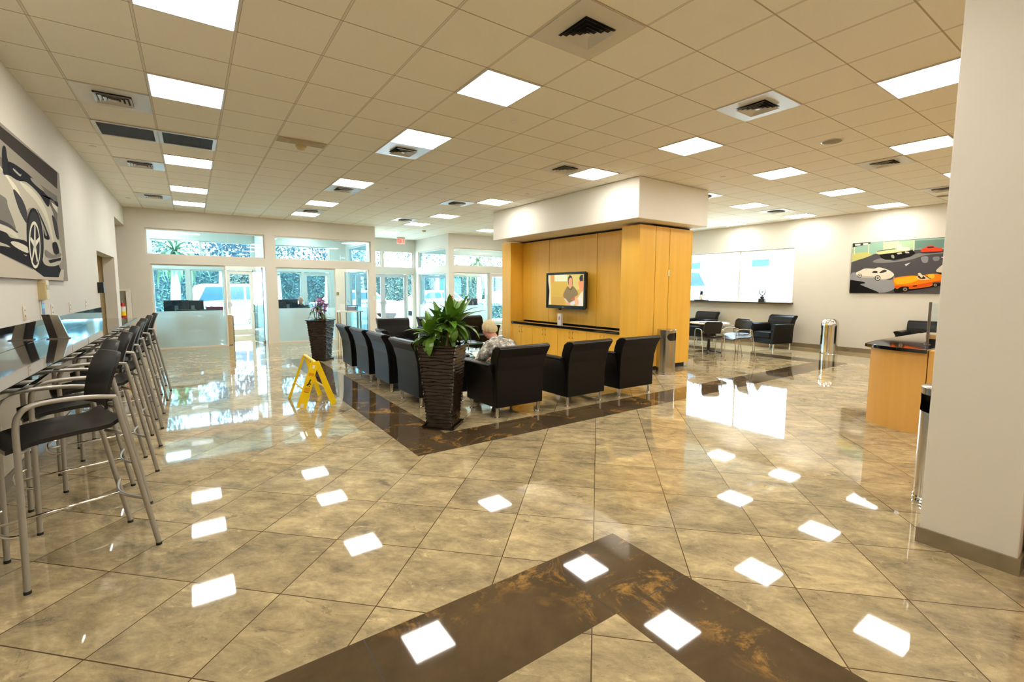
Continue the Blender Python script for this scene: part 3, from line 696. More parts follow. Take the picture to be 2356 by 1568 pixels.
st = [(-.61, 3.495, 111, 'black bar stool nearest the viewer, turned slightly away from the black counter'), (-.68, 4.23, 106, 'second black bar stool along the counter from the viewer'), (-.665, 4.95, 103, 'third black bar stool along the counter from the viewer'),
      (-.67, 5.72, 101, 'fourth black bar stool along the counter from the viewer'), (-.68, 6.44, 99, 'fifth black bar stool along the counter, tucked between its neighbours'), (-.70, 7.17, 101, 'sixth black bar stool along the counter from the viewer'),
      (-.69, 7.98, 100, 'seventh black bar stool along the counter, second from its far end'), (-.67, 8.72, 99, 'last black bar stool at the far end of the counter')]
for k, (x_, y_, r_, l) in enumerate(st):
    if k == 0: S0.location = (x_, y_, 0); S0.rotation_euler = (0, 0, radians(r_)); S0['label'] = l; S0['group'] = GS
    else: dup(S0, (x_, y_, 0), radians(r_), l)
C0 = seat_frame_chair('cafe_chair', 'chair', .455, .66, .84, mat('polished_tube', (186, 178, 160), .25, .8), .0092, w=.245, splay=.29)
GC = 'black cafe chairs at the round table'
for k, (x_, y_, r_, l) in enumerate([(9.50, 5.98, -35, 'black cafe chair with its back to us, next to the maple media wall'), (10.12, 5.66, 64, 'black cafe chair at the right of the round table, its back towards us'), (10.84, 6.10, 80, 'black cafe chair right of the table, behind the nearer right-hand one'),
                                     (10.15, 7.35, 190, 'black cafe chair on the far side of the round table')]):
    if k == 0: C0.location = (x_, y_, 0); C0.rotation_euler = (0, 0, radians(r_)); C0['label'] = l; C0['group'] = GC
    else: dup(C0, (x_, y_, 0), radians(r_), l)
t = thing('cafe_table', 'round white cafe table on a black column base', 'table', (10.38, 6.55, 0))
MB().lathe([(.02, .715), (.44, .715), (.455, .722), (.455, .738), (.445, .745), (.02, .745)], 40).build('table_top', WHITE, t)
MB().lathe([(.035, .03), (.035, .71)], 16).build('column', BLACKP, t)
for q in range(4):
    MB().tube([(.03*cos(q*pi/2+.5), .03*sin(q*pi/2+.5), .045), (.30*cos(q*pi/2+.5), .30*sin(q*pi/2+.5), .018)], [.022, .014], 8).build('foot', BLACKP, t)
o = MB().box(-.11, .11, -.08, .08, 0, .012).build('magazine', mat('dark_magazine', (70, 72, 80), .3)); o.location = (10.2, 6.6, .746); o.rotation_euler = (0, 0, .4)
tag(o, 'dark magazine lying on the round white cafe table', 'magazine')

# ------------------------------------------------------------------ bar counter on the left wall
o = MB().box(XL+.022, -.765, 1.2, 10.0, .99, 1.032).build('bar_counter', GRANITE, bevel=.004); tag(o, 'long black polished stone counter along the left wall', 'counter')
for k in range(5):
    yy = 2.0+1.85*k
    MB().prism([(XL+.022, yy, .988), (-.86, yy, .988), (-.86, yy, .965), (XL+.06, yy, .68), (XL+.022, yy, .68)], (0, .05, 0)).build('bracket', BLACK, o)
o2 = B('backsplash', GRANITE, XL+.001, XL+.02, 1.2, 10.0, .99, 1.215); tag(o2, 'black polished stone upstand along the wall behind the bar counter', 'backsplash')
t = thing('leaflet_stand', 'upright brushed metal divider standing on the bar counter', 'divider', (-1.10, 6.22, 1.033))
MB().prism([(-.045, .02, 0), (.015, .02, 0), (-.03, .02, .235), (-.09, .02, .235)], (0, .02, 0)).build('dark_side', mat('dark_grey_metal', (84, 78, 72), .3, .8), t)  # this face is coloured darker than the steel one beside it
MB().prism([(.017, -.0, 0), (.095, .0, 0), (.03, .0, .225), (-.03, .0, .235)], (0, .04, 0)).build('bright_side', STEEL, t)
MB().prism([(-.06, -.02, 0), (.11, -.02, 0), (.11, -.02, .008), (-.06, -.02, .008)], (0, .08, 0)).build('foot', STEEL, t)
def wallbox(name, l, cat, y, z, w, h, d, m, grp=None, extra=None):
    t = thing(name, l, cat, (XL, y, z), 0, grp)
    MB().box(.0, d, -w/2, w/2, -h/2, h/2).build('plate', m, t, bevel=.004)
    if extra: extra(t)
    return t
def slots(t):
    mb = MB()
    for dz in (-.025, .025):
        for dy in (-.01, .01): mb.box(.0085, .0095, dy-.002, dy+.002, dz-.008, dz+.008)
    mb.build('socket_slots', BLACK, t)
IV = mat('ivory_outlet', (228, 214, 184), .4)
for (yy, zz, l) in [(5.86, 1.30, 'ivory wall outlet above the counter, nearest the viewer'), (6.86, 1.29, 'ivory wall outlet above the counter, right of the metal divider'), (7.75, 1.29, 'ivory wall outlet above the counter, third from the viewer'), (8.8, 1.30, 'ivory wall outlet above the counter, nearest the doorway')]:
    wallbox('wall_outlet', l, 'outlet', yy, zz, .075, .12, .008, IV, 'outlets over the bar counter', slots)
def boxx(t):
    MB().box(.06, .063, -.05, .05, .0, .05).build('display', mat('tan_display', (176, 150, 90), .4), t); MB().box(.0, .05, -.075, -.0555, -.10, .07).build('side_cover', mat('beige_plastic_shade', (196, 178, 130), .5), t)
wallbox('intercom', 'beige plastic wall unit under the framed black and white car print', 'wall unit', 6.45, 1.505, .11, .19, .06, mat('beige_plastic', (220, 204, 158), .5), None, boxx)
def scr(t):
    MB().box(.013, .015, -.05, .05, -.10, .10).build('leaflet_picture', mat('blue_leaflet_print', (36, 62, 116), .3), t); MB().box(.015, .0158, -.045, .045, .03, .075).build('leaflet_heading', mat('cyan_leaflet_print', (90, 190, 225), .3), t)
    MB().box(.015, .0158, -.045, .045, .08, .098).build('leaflet_edge', WHITE, t)
wallbox('wall_leaflet', 'narrow blue leaflet hung on the wall below the beige box', 'leaflet', 6.45, 1.29, .12, .23, .013, WHITE, None, scr)
t = wallbox('card_reader', 'small black box on the wall at the doorway edge', 'wall unit', 9.98, 1.53, .11, .17, .075, BLACKP)

# black and white car print on the left wall
t = thing('framed_print', 'large black and white print of a sports car on the left wall', 'picture')
MB().box(XL+.002, XL+.035, 4.85, 7.56, 1.605, 2.845).build('canvas', mat('dark_canvas_edge', (60, 56, 54), .6), t)
a = Art((0, 280), 3.2667, 0, XL+.036, (4.85, 7.56, 1.605, 2.845))
def L(*p): return p
a.v = XL+.036
_P = a.P
nL = [0]
def polyL(rgb, *pts):
    nL[0] += 1; (a.smooth if nL[0] > 4 and len(pts) > 4 else a.poly)(rgb, *pts)
a_v = a.v
# shapes stack outwards from the wall
def art_sign(self, rgb, *pts, raw=None):
    self.col(rgb); W = raw or [self.P(p) for p in pts]; self.k += 1; W2 = []
    for w in W:
        w = Vector((self.v+.00012*self.k, w[1], w[2]))
        if not W2 or (w-W2[-1]).length > 1e-4: W2.append(w)
    if (W2[0]-W2[-1]).length < 1e-4: W2.pop()
    if len(W2) > 2: self.mb.quad(*W2)
    return self
import types
a.poly = types.MethodType(art_sign, a)
a.poly((150, 142, 128), raw=[(0, 4.85, 1.605), (0, 7.56, 1.605), (0, 7.56, 2.845), (0, 4.85, 2.845)])
polyL((58, 52, 46), (-420, -180), (-420, 0), (0, 130), (430, 505), (430, 380), (0, 30))
polyL((112, 106, 98), (-420, 150), (0, 260), (200, 400), (430, 560), (430, 760), (200, 560), (-420, 330))
polyL((196, 186, 168), (-420, 900), (0, 990), (240, 1110), (480, 1110), (480, 1230), (-420, 1230))
polyL((30, 28, 32), (-420, 760), (0, 850), (90, 900), (210, 960), (240, 850), (330, 1060), (440, 1075), (458, 1110), (440, 1168), (330, 1165), (250, 1105), (0, 985), (-420, 860))
polyL((186, 180, 162), (-420, 170), (-60, 220), (0, 330), (60, 395), (150, 430), (240, 480), (330, 560), (390, 660), (420, 780), (445, 900), (466, 1000), (455, 1060), (400, 1085), (330, 1065), (310, 960), (300, 800), (262, 670), (215, 650), (195, 740), (205, 1000), (90, 945), (-420, 800))
polyL((226, 220, 196), (0, 345), (80, 470), (150, 620), (200, 760), (196, 700), (140, 520), (70, 420), (20, 360))
polyL((214, 208, 188), (150, 450), (230, 500), (320, 610), (370, 740), (400, 880), (410, 960), (385, 860), (340, 720), (270, 600), (180, 500))
polyL((120, 116, 108), (-420, 380), (0, 545), (60, 640), (118, 822), (0, 745), (-420, 640))
polyL((74, 72, 70), (-420, 620), (0, 735), (118, 812), (124, 832), (0, 765), (-420, 660))
polyL((206, 200, 180), (-420, 668), (0, 770), (124, 842), (120, 872), (0, 815), (-420, 720))
polyL((34, 32, 34), (-420, 720), (0, 815), (80, 870), (200, 900), (205, 1000), (90, 950), (0, 905), (-420, 800))
polyL((210, 204, 184), (78, 905), (120, 900), (204, 940), (206, 985), (120, 945))
polyL((36, 36, 40), (15, 200), (40, 190), (62, 300), (130, 350), (205, 420), (150, 430), (60, 400), (20, 380))
polyL((24, 24, 30), (60, 300), (150, 345), (250, 430), (320, 520), (390, 590), (430, 600), (432, 640), (380, 570), (360, 640), (290, 540), (200, 455), (130, 440), (62, 385))
polyL((168, 162, 150), (100, 350), (150, 395), (158, 382), (150, 410), (100, 365)); polyL((150, 144, 132), (230, 420), (290, 460), (330, 520), (300, 505), (240, 450))
polyL((60, 58, 62), (98, 505), (150, 560), (190, 640), (205, 720), (196, 760), (150, 680), (118, 590))
polyL((28, 26, 30), (275, 650), (320, 740), (345, 800), (372, 880), (330, 870), (322, 780), (296, 710)); polyL((150, 146, 136), (300, 720), (330, 790), (350, 850), (338, 850), (318, 780))
a.ell((22, 20, 24), 262, 880, 62, 235, -4); a.ell((52, 50, 52), 262, 885, 54, 215, -4); a.ell((226, 220, 200), 258, 924, 43, 178, -2); a.ell((46, 44, 48), 259, 925, 36, 155, -2)
for k in range(5):
    th = 2*pi*k/5-.3; c0, s0 = cos(th), sin(th); polyL((224, 218, 198), (258-6*s0, 925+24*c0), (258+34*c0-4*s0, 925+150*s0+14*c0), (258+36*c0+4*s0, 925+158*s0-14*c0), (258+6*s0, 925-24*c0))
a.ell((200, 194, 176), 258, 925, 10, 38)
polyL((24, 24, 28), (392, 915), (420, 905), (440, 960), (440, 1000), (405, 985)); polyL((130, 126, 118), (338, 960), (400, 1000), (450, 985), (455, 1010), (400, 1025), (345, 1010)); polyL((28, 26, 30), (360, 1040), (455, 1020), (455, 1040), (375, 1062))
polyL((60, 58, 58), (390, 700), (425, 760), (440, 880), (420, 860), (400, 770)); polyL((216, 210, 192), (380, 600), (428, 640), (430, 690), (395, 640))
a.build('print', t)

# colour car print on the right wall
t = thing('framed_print', 'wide colour print of an orange roadster and other cars on the right wall', 'picture')
PY0, PY1, PZ0, PZ1 = 2.55, 4.73, 1.475, 2.70
MB().box(XR-.035, XR-.002, PY0, PY1, PZ0, PZ1).build('canvas', mat('dark_canvas_edge', (60, 56, 54), .6), t)
a = Art((1940, 520), 8.414, 0, XR-.036, (PY0, PY1, PZ0, PZ1))
a.poly((82, 80, 82), raw=[(0, PY0, PZ0), (0, PY1, PZ0), (0, PY1, PZ1), (0, PY0, PZ1)])
a.poly((150, 184, 164), (170, 330), (2500, 190), (2500, 420), (2130, 440), (1500, 450), (900, 480), (600, 540), (160, 700))
a.poly((196, 192, 116), (180, 520), (480, 500), (560, 560), (400, 620), (160, 690)).poly((206, 206, 170), (790, 320), (1060, 290), (1060, 420), (800, 450)).poly((172, 200, 160), (1080, 300), (1360, 270), (1360, 440), (1080, 440)).poly((110, 140, 128), (1390, 280), (1990, 250), (1980, 420), (1390, 440))
for (x_, w_) in ((225, 8), (500, 10), (790, 10), (1070, 9), (1372, 9), (2000, 10), (2320, 10)): a.poly((222, 216, 170), (x_-w_, 345-.08*x_*.7), (x_+w_, 345-.08*x_*.7), (x_+w_-8, 560-.06*x_), (x_-w_-8, 565-.06*x_))
a.poly((60, 62, 60), (185, 330), (530, 300), (530, 340), (185, 410)).poly((214, 214, 200), (230, 345), (335, 338), (335, 370), (235, 385)).poly((214, 214, 200), (385, 332), (485, 325), (485, 355), (385, 365))
a.smooth((132, 130, 126), (570, 690), (650, 640), (760, 620), (900, 640), (1000, 670), (1300, 590), (1480, 520), (1990, 490), (2000, 520), (1600, 560), (1300, 650), (1000, 695), (700, 712))
a.poly((30, 28, 28), (690, 545), (1350, 470), (1400, 520), (1300, 590), (1000, 650), (820, 650), (740, 620)).smooth((190, 186, 170), (1040, 520), (1120, 505), (1140, 530), (1060, 545)).smooth((160, 156, 140), (930, 560), (980, 560), (990, 620), (940, 610)).smooth((200, 196, 186), (1200, 490), (1260, 495), (1280, 520), (1210, 520))
a.poly((206, 204, 146), (640, 490), (1000, 450), (1290, 415), (1290, 470), (1000, 512), (700, 548), (640, 532)).poly((228, 224, 200), (1040, 350), (1130, 345), (1130, 400), (1290, 410), (1290, 460), (1040, 470)).poly((90, 92, 80), (650, 480), (1000, 430), (1000, 442), (655, 495))
a.smooth((226, 74, 44), (1505, 465), (1530, 435), (1590, 420), (1610, 388), (1740, 378), (1800, 410), (1910, 425), (1918, 465), (1880, 490), (1600, 512), (1520, 500)).poly((60, 40, 36), (1620, 400), (1745, 392), (1765, 415), (1640, 425))
a.smooth((60, 58, 60), (1500, 505), (1900, 485), (1960, 500), (1600, 530))
a.smooth((150, 150, 152), (150, 940), (260, 900), (900, 1040), (980, 950), (1000, 1200), (700, 1290), (400, 1160), (150, 1040))
a.poly((200, 200, 200), (1190, 740), (1310, 700), (1215, 775)).smooth((140, 138, 142), (1510, 600), (1640, 590), (1630, 700), (1540, 700)).smooth((128, 126, 130), (1740, 600), (1860, 590), (1850, 660), (1760, 670))
a.smooth((224, 216, 198), (250, 900), (320, 865), (430, 818), (600, 822), (680, 797), (770, 812), (900, 858), (975, 915), (980, 955), (900, 1012), (740, 1030), (620, 1002), (370, 990), (275, 960))
a.smooth((50, 48, 48), (560, 900), (590, 868), (660, 872), (655, 906)).smooth((60, 58, 58), (700, 900), (790, 842), (850, 868), (760, 905)).poly((190, 182, 164), (360, 960), (620, 975), (620, 1000), (370, 988))
for (x_, y_, r_) in ((322, 958, 42), (668, 1003, 56)): a.ell((30, 28, 28), x_, y_, r_, r_*.95).ell((214, 206, 186), x_, y_, r_*.72, r_*.72).ell((120, 114, 104), x_, y_, r_*.4, r_*.4)
a.smooth((26, 24, 24), (130, 1060), (250, 1055), (400, 1080), (420, 1105), (330, 1130), (500, 1200), (680, 1300), (130, 1310))
a.smooth((30, 26, 24), (1000, 1200), (1200, 1150), (1900, 1100), (2000, 1090), (1900, 1150), (1300, 1250), (1020, 1290))
a.smooth((236, 132, 26), (980, 1015), (1150, 972), (1400, 955), (1460, 985), (1640, 928), (1840, 922), (1950, 965), (2002, 1035), (1950, 1078), (1740, 1090), (1700, 1160), (1300, 1215), (1280, 1175), (1130, 1170), (1040, 1215), (990, 1140))
a.smooth((244, 178, 36), (1000, 1020), (1200, 985), (1390, 965), (1470, 1020), (1330, 1090), (1040, 1120)).smooth((222, 88, 26), (1010, 1150), (1300, 1150), (1700, 1080), (1990, 1030), (1960, 1075), (1740, 1088), (1690, 1150), (1300, 1212), (1270, 1175), (1120, 1168), (1040, 1212)).smooth((240, 190, 60), (1640, 940), (1760, 930), (1760, 1000), (1680, 1010))
a.smooth((226, 200, 150), (1420, 965), (1560, 950), (1700, 1020), (1540, 1042), (1450, 1020)).smooth((80, 50, 34), (1440, 970), (1540, 965), (1600, 1010), (1500, 1020)).smooth((224, 214, 190), (1445, 920), (1490, 905), (1540, 960), (1520, 1000), (1480, 960)).poly((40, 30, 26), (1590, 950), (1700, 1015), (1690, 1025), (1585, 962)).poly((70, 30, 20), (1350, 1150), (1430, 1140), (1430, 1165), (1355, 1172))
for (x_, y_, r_) in ((1200, 1222, 70), (1785, 1140, 54)): a.ell((28, 24, 22), x_, y_, r_, r_*.8).ell((150, 136, 110), x_, y_, r_*.6, r_*.5).ell((60, 54, 46), x_, y_, r_*.25, r_*.22)
a.smooth((214, 204, 182), (1800, 860), (1880, 780), (1980, 735), (2300, 740), (2300, 900), (1980, 900), (1850, 890)).poly((170, 60, 54), (1960, 690), (2300, 690), (2300, 735), (1960, 728)).poly((40, 38, 38), (1830, 900), (2300, 930), (2300, 955), (1850, 925)).smooth((226, 222, 210), (1895, 600), (1960, 595), (2090, 620), (2250, 680), (2040, 650), (1950, 620))
a.build('print', t)
# ------------------------------------------------------------------ extinguisher cabinet, switches, alarm
t = thing('extinguisher_cabinet', 'white wall cabinet with a glass front holding a red fire extinguisher', 'fire extinguisher', (-1.31, YD, 1.11))
mb = MB(); frame_rect(mb, 1, -.03, 0, -.13, .13, -.38, .38, .035); mb.box(.03, .13, -.03, 0, -.34, .34); mb.build('frame', WHITE, t)
B('backing', mat('grey_cabinet_interior', (150, 144, 130), .6), -.13, .13, -.006, -.002, -.38, .38, t)
B('panel', WHITE, .031, .13, -.034, -.0305, -.34, .34, t)
MB().lathe([(.05, -.33), (.055, -.31), (.055, -.04), (.035, .04), (.018, .07)], 20, (-.04, -.065, 0)).build('cylinder', mat('extinguisher_red', (200, 30, 24), .3), t)
MB().lathe([(.0565, -.20), (.0565, -.02)], 20, (-.04, -.065, 0)).build('white_label', WHITE, t); MB().lathe([(.057, -.235), (.057, -.14)], 20, (-.04, -.065, 0)).build('yellow_label', YELLOW, t)
mb = MB(); mb.cyl(-.04, -.065, .07, .12, .014, 10); mb.tube([(-.04, -.065, .12), (.01, -.075, .16)], .007, 6); mb.tube([(-.04, -.065, .11), (.02, -.075, .12)], .007, 6); mb.build('valve', STEEL, t)
def plate_y(name, l, cat, x, y, z, w, h, m, sub=None, grp=None):
    t = thing(name, l, cat, (x, y, z), 0, grp); MB().box(-w/2, w/2, -.012, -.001, -h/2, h/2).build('plate', m, t, bevel=.002)
    if sub: sub(t)
plate_y('light_switch', 'white light switch on the wall corner left of the entrance', 'light switch', 4.67, YD, 1.24, .08, .12, WHITE, lambda t: MB().box(-.012, .012, -.018, -.0125, -.02, .02).build('rocker', IV, t))
plate_y('fire_alarm_pull', 'red fire alarm pull station on the white post right of the entrance', 'fire alarm', 7.40, YD+.1, 1.24, .10, .12, mat('alarm_red', (196, 30, 28), .35), lambda t: (MB().box(-.035, .035, -.017, -.0125, -.012, .018).build('pull_bar', WHITE, t)))

# ------------------------------------------------------------------ planters
def planter(t, half_b, half_t, h, sau, rot, nr=23):
    R = []; K = 16; steps = nr*7
    for i in range(steps+1):
        u = i/steps; ph = (u*nr) % 1; lay = int(u*nr); prof = (1-ph)**.8 if ph > .18 else (ph/.18)
        hb = half_b+(half_t-half_b)*u**1.15; ring = []
        for sd_ in range(4):
            for j in range(K):
                v = j/K; wv = sin(2*pi*(v*1.0)+lay*1.9+sd_*1.3)*.55+sin(2*pi*v*2+lay*.7)*.25
                e = hb+.017*(prof-.5)*(1+.4*wv); x = -e+2*e*v; y = -e; z = .022+u*h+.015*wv*min(1, i/8, (steps-i)/8)
                # soften the corner
                c = 1-.035*(max(0, abs(2*v-1)-.86)/.14)
                for _ in range(sd_): x, y = -y, x
                ring.append(Vector((x*c, y*c, z)))
        R.append(ring)
    mb = MB(); mb.rings(R, caps=False); a = half_t+.012; i_ = half_t-.02; z = h+.02
    mb.build('pot', POT, t)
    rm = MB()
    for q in range(4):
        Rm = Matrix.Rotation(q*pi/2, 4, 'Z'); rm.box(-a, a, -a, -i_, z, z+.016, Rm)
    rm.build('rim', POT, t)
    sb = MB(); N = 10
    for i in range(N):
        for j in range(N):
            f = lambda p, q: Vector((-i_+2*i_*p/N, -i_+2*i_*q/N, z-.01+.012*sin(p*1.7+q*2.3)))
            sb.quad(f(i, j), f(i+1, j), f(i+1, j+1), f(i, j+1))
    sb.build('soil', SOIL, t)
    ss = MB(); ss.box(-sau, sau, -sau, sau, 0, .012)
    for q in range(4):
        Rm = Matrix.Rotation(q*pi/2, 4, 'Z'); ss.prism([Rm @ Vector(p) for p in ((-sau, -sau, .012), (-sau-.012, -sau-.012, .035), (-sau+.005, -sau+.005, .035), (-sau+.01, -sau+.01, .012))], Rm @ Vector((2*sau, 0, 0)))
    ss.build('saucer', POT, t)
    return z
def leaf(mb, base, az, el, ln, w, droop, twist=0, seg=7):
    d = Vector((cos(az)*cos(el), sin(az)*cos(el), sin(el))); side = Vector((-sin(az), cos(az), 0)); p = Vector(base); L_, R_, C_ = [], [], []
    e = el
    for i in range(seg+1):
        u = i/seg; ww = w*(sin(pi*min(1, u*.92+.08))**.75)*(1 if u < .96 else .15); up = Vector((0, 0, 1))
        C_.append(p.copy()-Vector((0, 0, ww*.25))); L_.append(p+side*ww); R_.append(p-side*ww)
        e -= droop/seg; d = Vector((cos(az)*cos(e), sin(az)*cos(e), sin(e))); p = p+d*(ln/seg)
    for i in range(seg):
        for a_, b_ in ((L_, C_), (C_, R_)):
            mb._f([mb.bm.verts.new(q) for q in (a_[i], b_[i], b_[i+1], a_[i+1])], True)
random.seed(21)
t = thing('potted_plant', 'leafy green dracaena in the large wavy bronze planter by the dark floor corner', 'potted plant', (2.255, 4.64, 0), radians(-47))
zt = planter(t, .145, .215, .885, .175, 0)
tops = []
for (x_, y_, h_, lx, ly) in [(-.03, .05, .20, -.02, .03), (.05, -.02, .26, .05, .0), (.10, .05, .24, .05, .02), (-.10, -.03, .10, -.04, -.03), (-.06, -.10, .13, -.02, -.03), (.0, .12, .12, .0, .05)]:
    MB().tube([(x_, y_, zt-.01), (x_+lx*.4, y_+ly*.4, zt+h_*.5), (x_+lx, y_+ly, zt+h_)], [.015, .013, .012] if h_ > .15 else [.008, .007, .006], 8).build('cane', CANE if h_ > .15 else mat('green_stem', (96, 110, 50), .5), t); tops.append((x_+lx, y_+ly, zt+h_, h_))
fo = MB()
for (x_, y_, z_, h_) in tops:
    n = 20 if h_ > .15 else 12
    for k in range(n):
        az = k*2.399+random.uniform(-.3, .3); u = k/n; el = 1.35-1.35*u+random.uniform(-.15, .15)
        leaf(fo, (x_, y_, z_-.07*u+.03), az, el, random.uniform(.24, .38)*(1 if h_ > .15 else .9), random.uniform(.034, .050), random.uniform(.9, 1.9)*(.4+u))
fo.build('foliage', LEAF, t)
t = thing('potted_plant', 'sparse plant with pink blooms in a wavy bronze planter behind the wet floor sign', 'potted plant', (2.24, 10.50, 0), radians(-40))
zt = planter(t, .145, .215, .83, .175, 0)
fo = MB()
for k in range(7):
    a_ = k*.95; r_ = .05+.05*(k % 3); h_ = random.uniform(.25, .52); x_, y_ = r_*cos(a_), r_*sin(a_); lx = random.uniform(-.05, .05); ly = random.uniform(-.05, .05)
    MB().tube([(x_, y_, zt-.01), (x_+lx, y_+ly, zt+h_)], [.011, .008], 7).build('cane', CANE, t)
    for q in range(6): leaf(fo, (x_+lx, y_+ly, zt+h_-.02*q), q*2.4+a_, .9-.25*q, random.uniform(.14, .26), random.uniform(.012, .022), random.uniform(.8, 1.6))
for q in range(8): leaf(fo, (.05*cos(q), .05*sin(q), zt+.02), q*2.4, .7, random.uniform(.2, .36), .018, 1.3)
fo.build('foliage', LEAFD, t)
pk = MB(); random.seed(5)
for k in range(26):
    c = Vector((random.uniform(-.10, .10), random.uniform(-.10, .10), zt+random.uniform(.18, .46)))
    for q in range(5): leaf(pk, c, q*1.256+k, random.uniform(.3, 1.2), .085, .034, .9, seg=3)
pk.build('blooms', mat('pink_petal', (236, 176, 232), .5), t)

# ------------------------------------------------------------------ wet floor sign
t = thing('wet_floor_sign', 'yellow folding wet floor sign standing open on the tiles', 'sign', (1.27, 6.66, 0))
def leg(p, q, w, th, nm='leg', holes=True):
    p, q = Vector(p), Vector(q); d = (q-p).normalized(); n = Vector((-d.z, 0, d.x)) if abs(d.y) < .9 else Vector((1, 0, 0)); n *= w/2
    return MB().prism([p-n, q-n*.8, q+n*.8, p+n], (0, th, 0)).build(nm, YELLOW, t, bevel=.004)
l1 = leg((-.19, -.33, .0), (-.005, -.33, .585), .115, .022, 'front_panel'); l2 = leg((.215, -.32, 0), (.015, -.32, .585), .08, .022, 'rear_panel')
leg((-.225, .33, 0), (-.02, .30, .60), .035, .02, 'front_panel_edge'); leg((.175, .31, 0), (.0, .30, .60), .06, .02, 'rear_panel_edge')
hb = MB(); hb.tube([(.003, -.335, .575), (-.008, .325, .59)], .022, 10); hb.build('hinge_top', YELLOW, t)
hb = MB(); hb.tube([(-.125, -.32, .21), (-.15, .31, .22)], .011, 8); hb.tube([(.145, -.31, .21), (.115, .31, .22)], .011, 8); hb.build('crossbar', YELLOW, t)
INK = mat('black_ink', (30, 24, 16), .5); ORG = mat('orange_ink', (226, 96, 30), .5)
def onleg(u, v):  # u along the leg 0..1, v across
    p, q = Vector((-.19, -.3312, 0)), Vector((-.005, -.3312, .585)); d = (q-p); n = Vector((-d.z, 0, d.x)).normalized(); return p+d*u-n*v
def dab(m, pts, nm):
    mb = MB()
    for (u0, u1, v0, v1) in pts: mb.prism([onleg(u0, v0), onleg(u1, v0), onleg(u1, v1), onleg(u0, v1)], (0, -.0008, 0))
    return mb.build(nm, m, l1)
l1.name = 'front_panel'
dab(ORG, [(.70+.016*k, .707+.016*k, -.032, .032) for k in range(4)]+[(.37+.02*k, .378+.02*k, -.030, .034) for k in range(4)], 'warning_text')
dab(INK, [(.48, .52, -.02, -.005), (.50, .56, -.006, .010), (.55, .60, -.004, .012), (.60, .625, .0, .016), (.52, .54, .01, .030), (.47, .49, .01, .022)], 'slipping_figure')
dab(INK, [(.345, .355, -.03, .03)], 'caption_line')
dab(mat('pale_sticker', (236, 236, 220), .4), [(.86, .93, -.014, .014), (.02, .10, -.022, .018)], 'sticker')

# ------------------------------------------------------------------ bins
def half_open_shell(mb, r, z0, z1, a0, a1, oz0, oz1, n=48, ro=None):
    """cylinder wall with an opening between angles a0..a1 and heights oz0..oz1 (rounded ends)"""
    zs = sorted({z0, z1, *[oz0+(oz1-oz0)*k/20 for k in range(21)]}); V = {}
    for i in range(n):
        for j, z in enumerate(zs): V[i, j] = mb.bm.verts.new((r*cos(2*pi*i/n), r*sin(2*pi*i/n), z))
    for i in range(n):
        for j in range(len(zs)-1):
            am = (2*pi*(i+.5)/n); zm = (zs[j]+zs[j+1])/2; am = (am-a0) % (2*pi); w_ = a1-a0
            if am < w_ and oz0 < zm < oz1:
                hh = (oz1-oz0)/2; zz = (zm-(oz0+oz1)/2)/hh; edge = min(am, w_-am)*r
                if edge > hh*(1-sqrt(max(0, 1-zz*zz))): continue
            mb._f([V[i, j], V[(i+1) % n, j], V[(i+1) % n, j+1], V[i, j+1]], True)
t = thing('waste_bin', 'brushed steel cylindrical bin with a dark side slot, against the maple wall', 'bin', (7.06, 5.30, 0))
mb = MB(); half_open_shell(mb, .165, .03, .80, radians(-138), radians(-52), .622, .757, 180); mb.build('body', STEEL, t)
MB().lathe([(.166, .795), (.166, .812), (.158, .82), (.01, .822)], 40).build('top', STEEL, t)
MB().lathe([(.150, .05), (.150, .79)], 32).build('liner', BLACK, t)
MB().lathe([(.166, 0), (.170, .006), (.166, .02), (.170, .032), (.166, .045)], 40).build('base_ring', CHROME, t)
t = thing('waste_bin', 'polished steel bin with a domed top by the right wall', 'bin', (12.84, 4.86, 0))
mb = MB(); half_open_shell(mb, .19, .03, .68, radians(60), radians(150), .42, .62, 160); mb.build('body', CHROME, t)
MB().lathe([(.19, .68), (.188, .72), (.175, .77), (.14, .82), (.09, .85), (.01, .862)], 40).build('dome', CHROME, t)
MB().lathe([(.175, .05), (.175, .67)], 32).build('liner', BLACK, t)
MB().lathe([(.19, 0), (.196, .006), (.19, .02), (.194, .03)], 40).build('base_ring', CHROME, t)
t = thing('waste_bin', 'brushed steel bin with a scooped opening, partly behind the pillar', 'bin', (4.39, .85, 0))
mb = MB(); half_open_shell(mb, .18, .03, .826, radians(95), radians(215), .665, .79, 180); mb.build('body', STEEL, t)
MB().lathe([(.18, .825), (.184, .828), (.184, .838), (.178, .842), (.01, .844)], 40).build('top', STEEL, t)
MB().lathe([(.168, .05), (.168, .655)], 32, caps=False).build('liner', BLACK, t)
MB().lathe([(.18, 0), (.186, .005), (.18, .018), (.185, .03), (.18, .04)], 40).build('base_ring', CHROME, t)

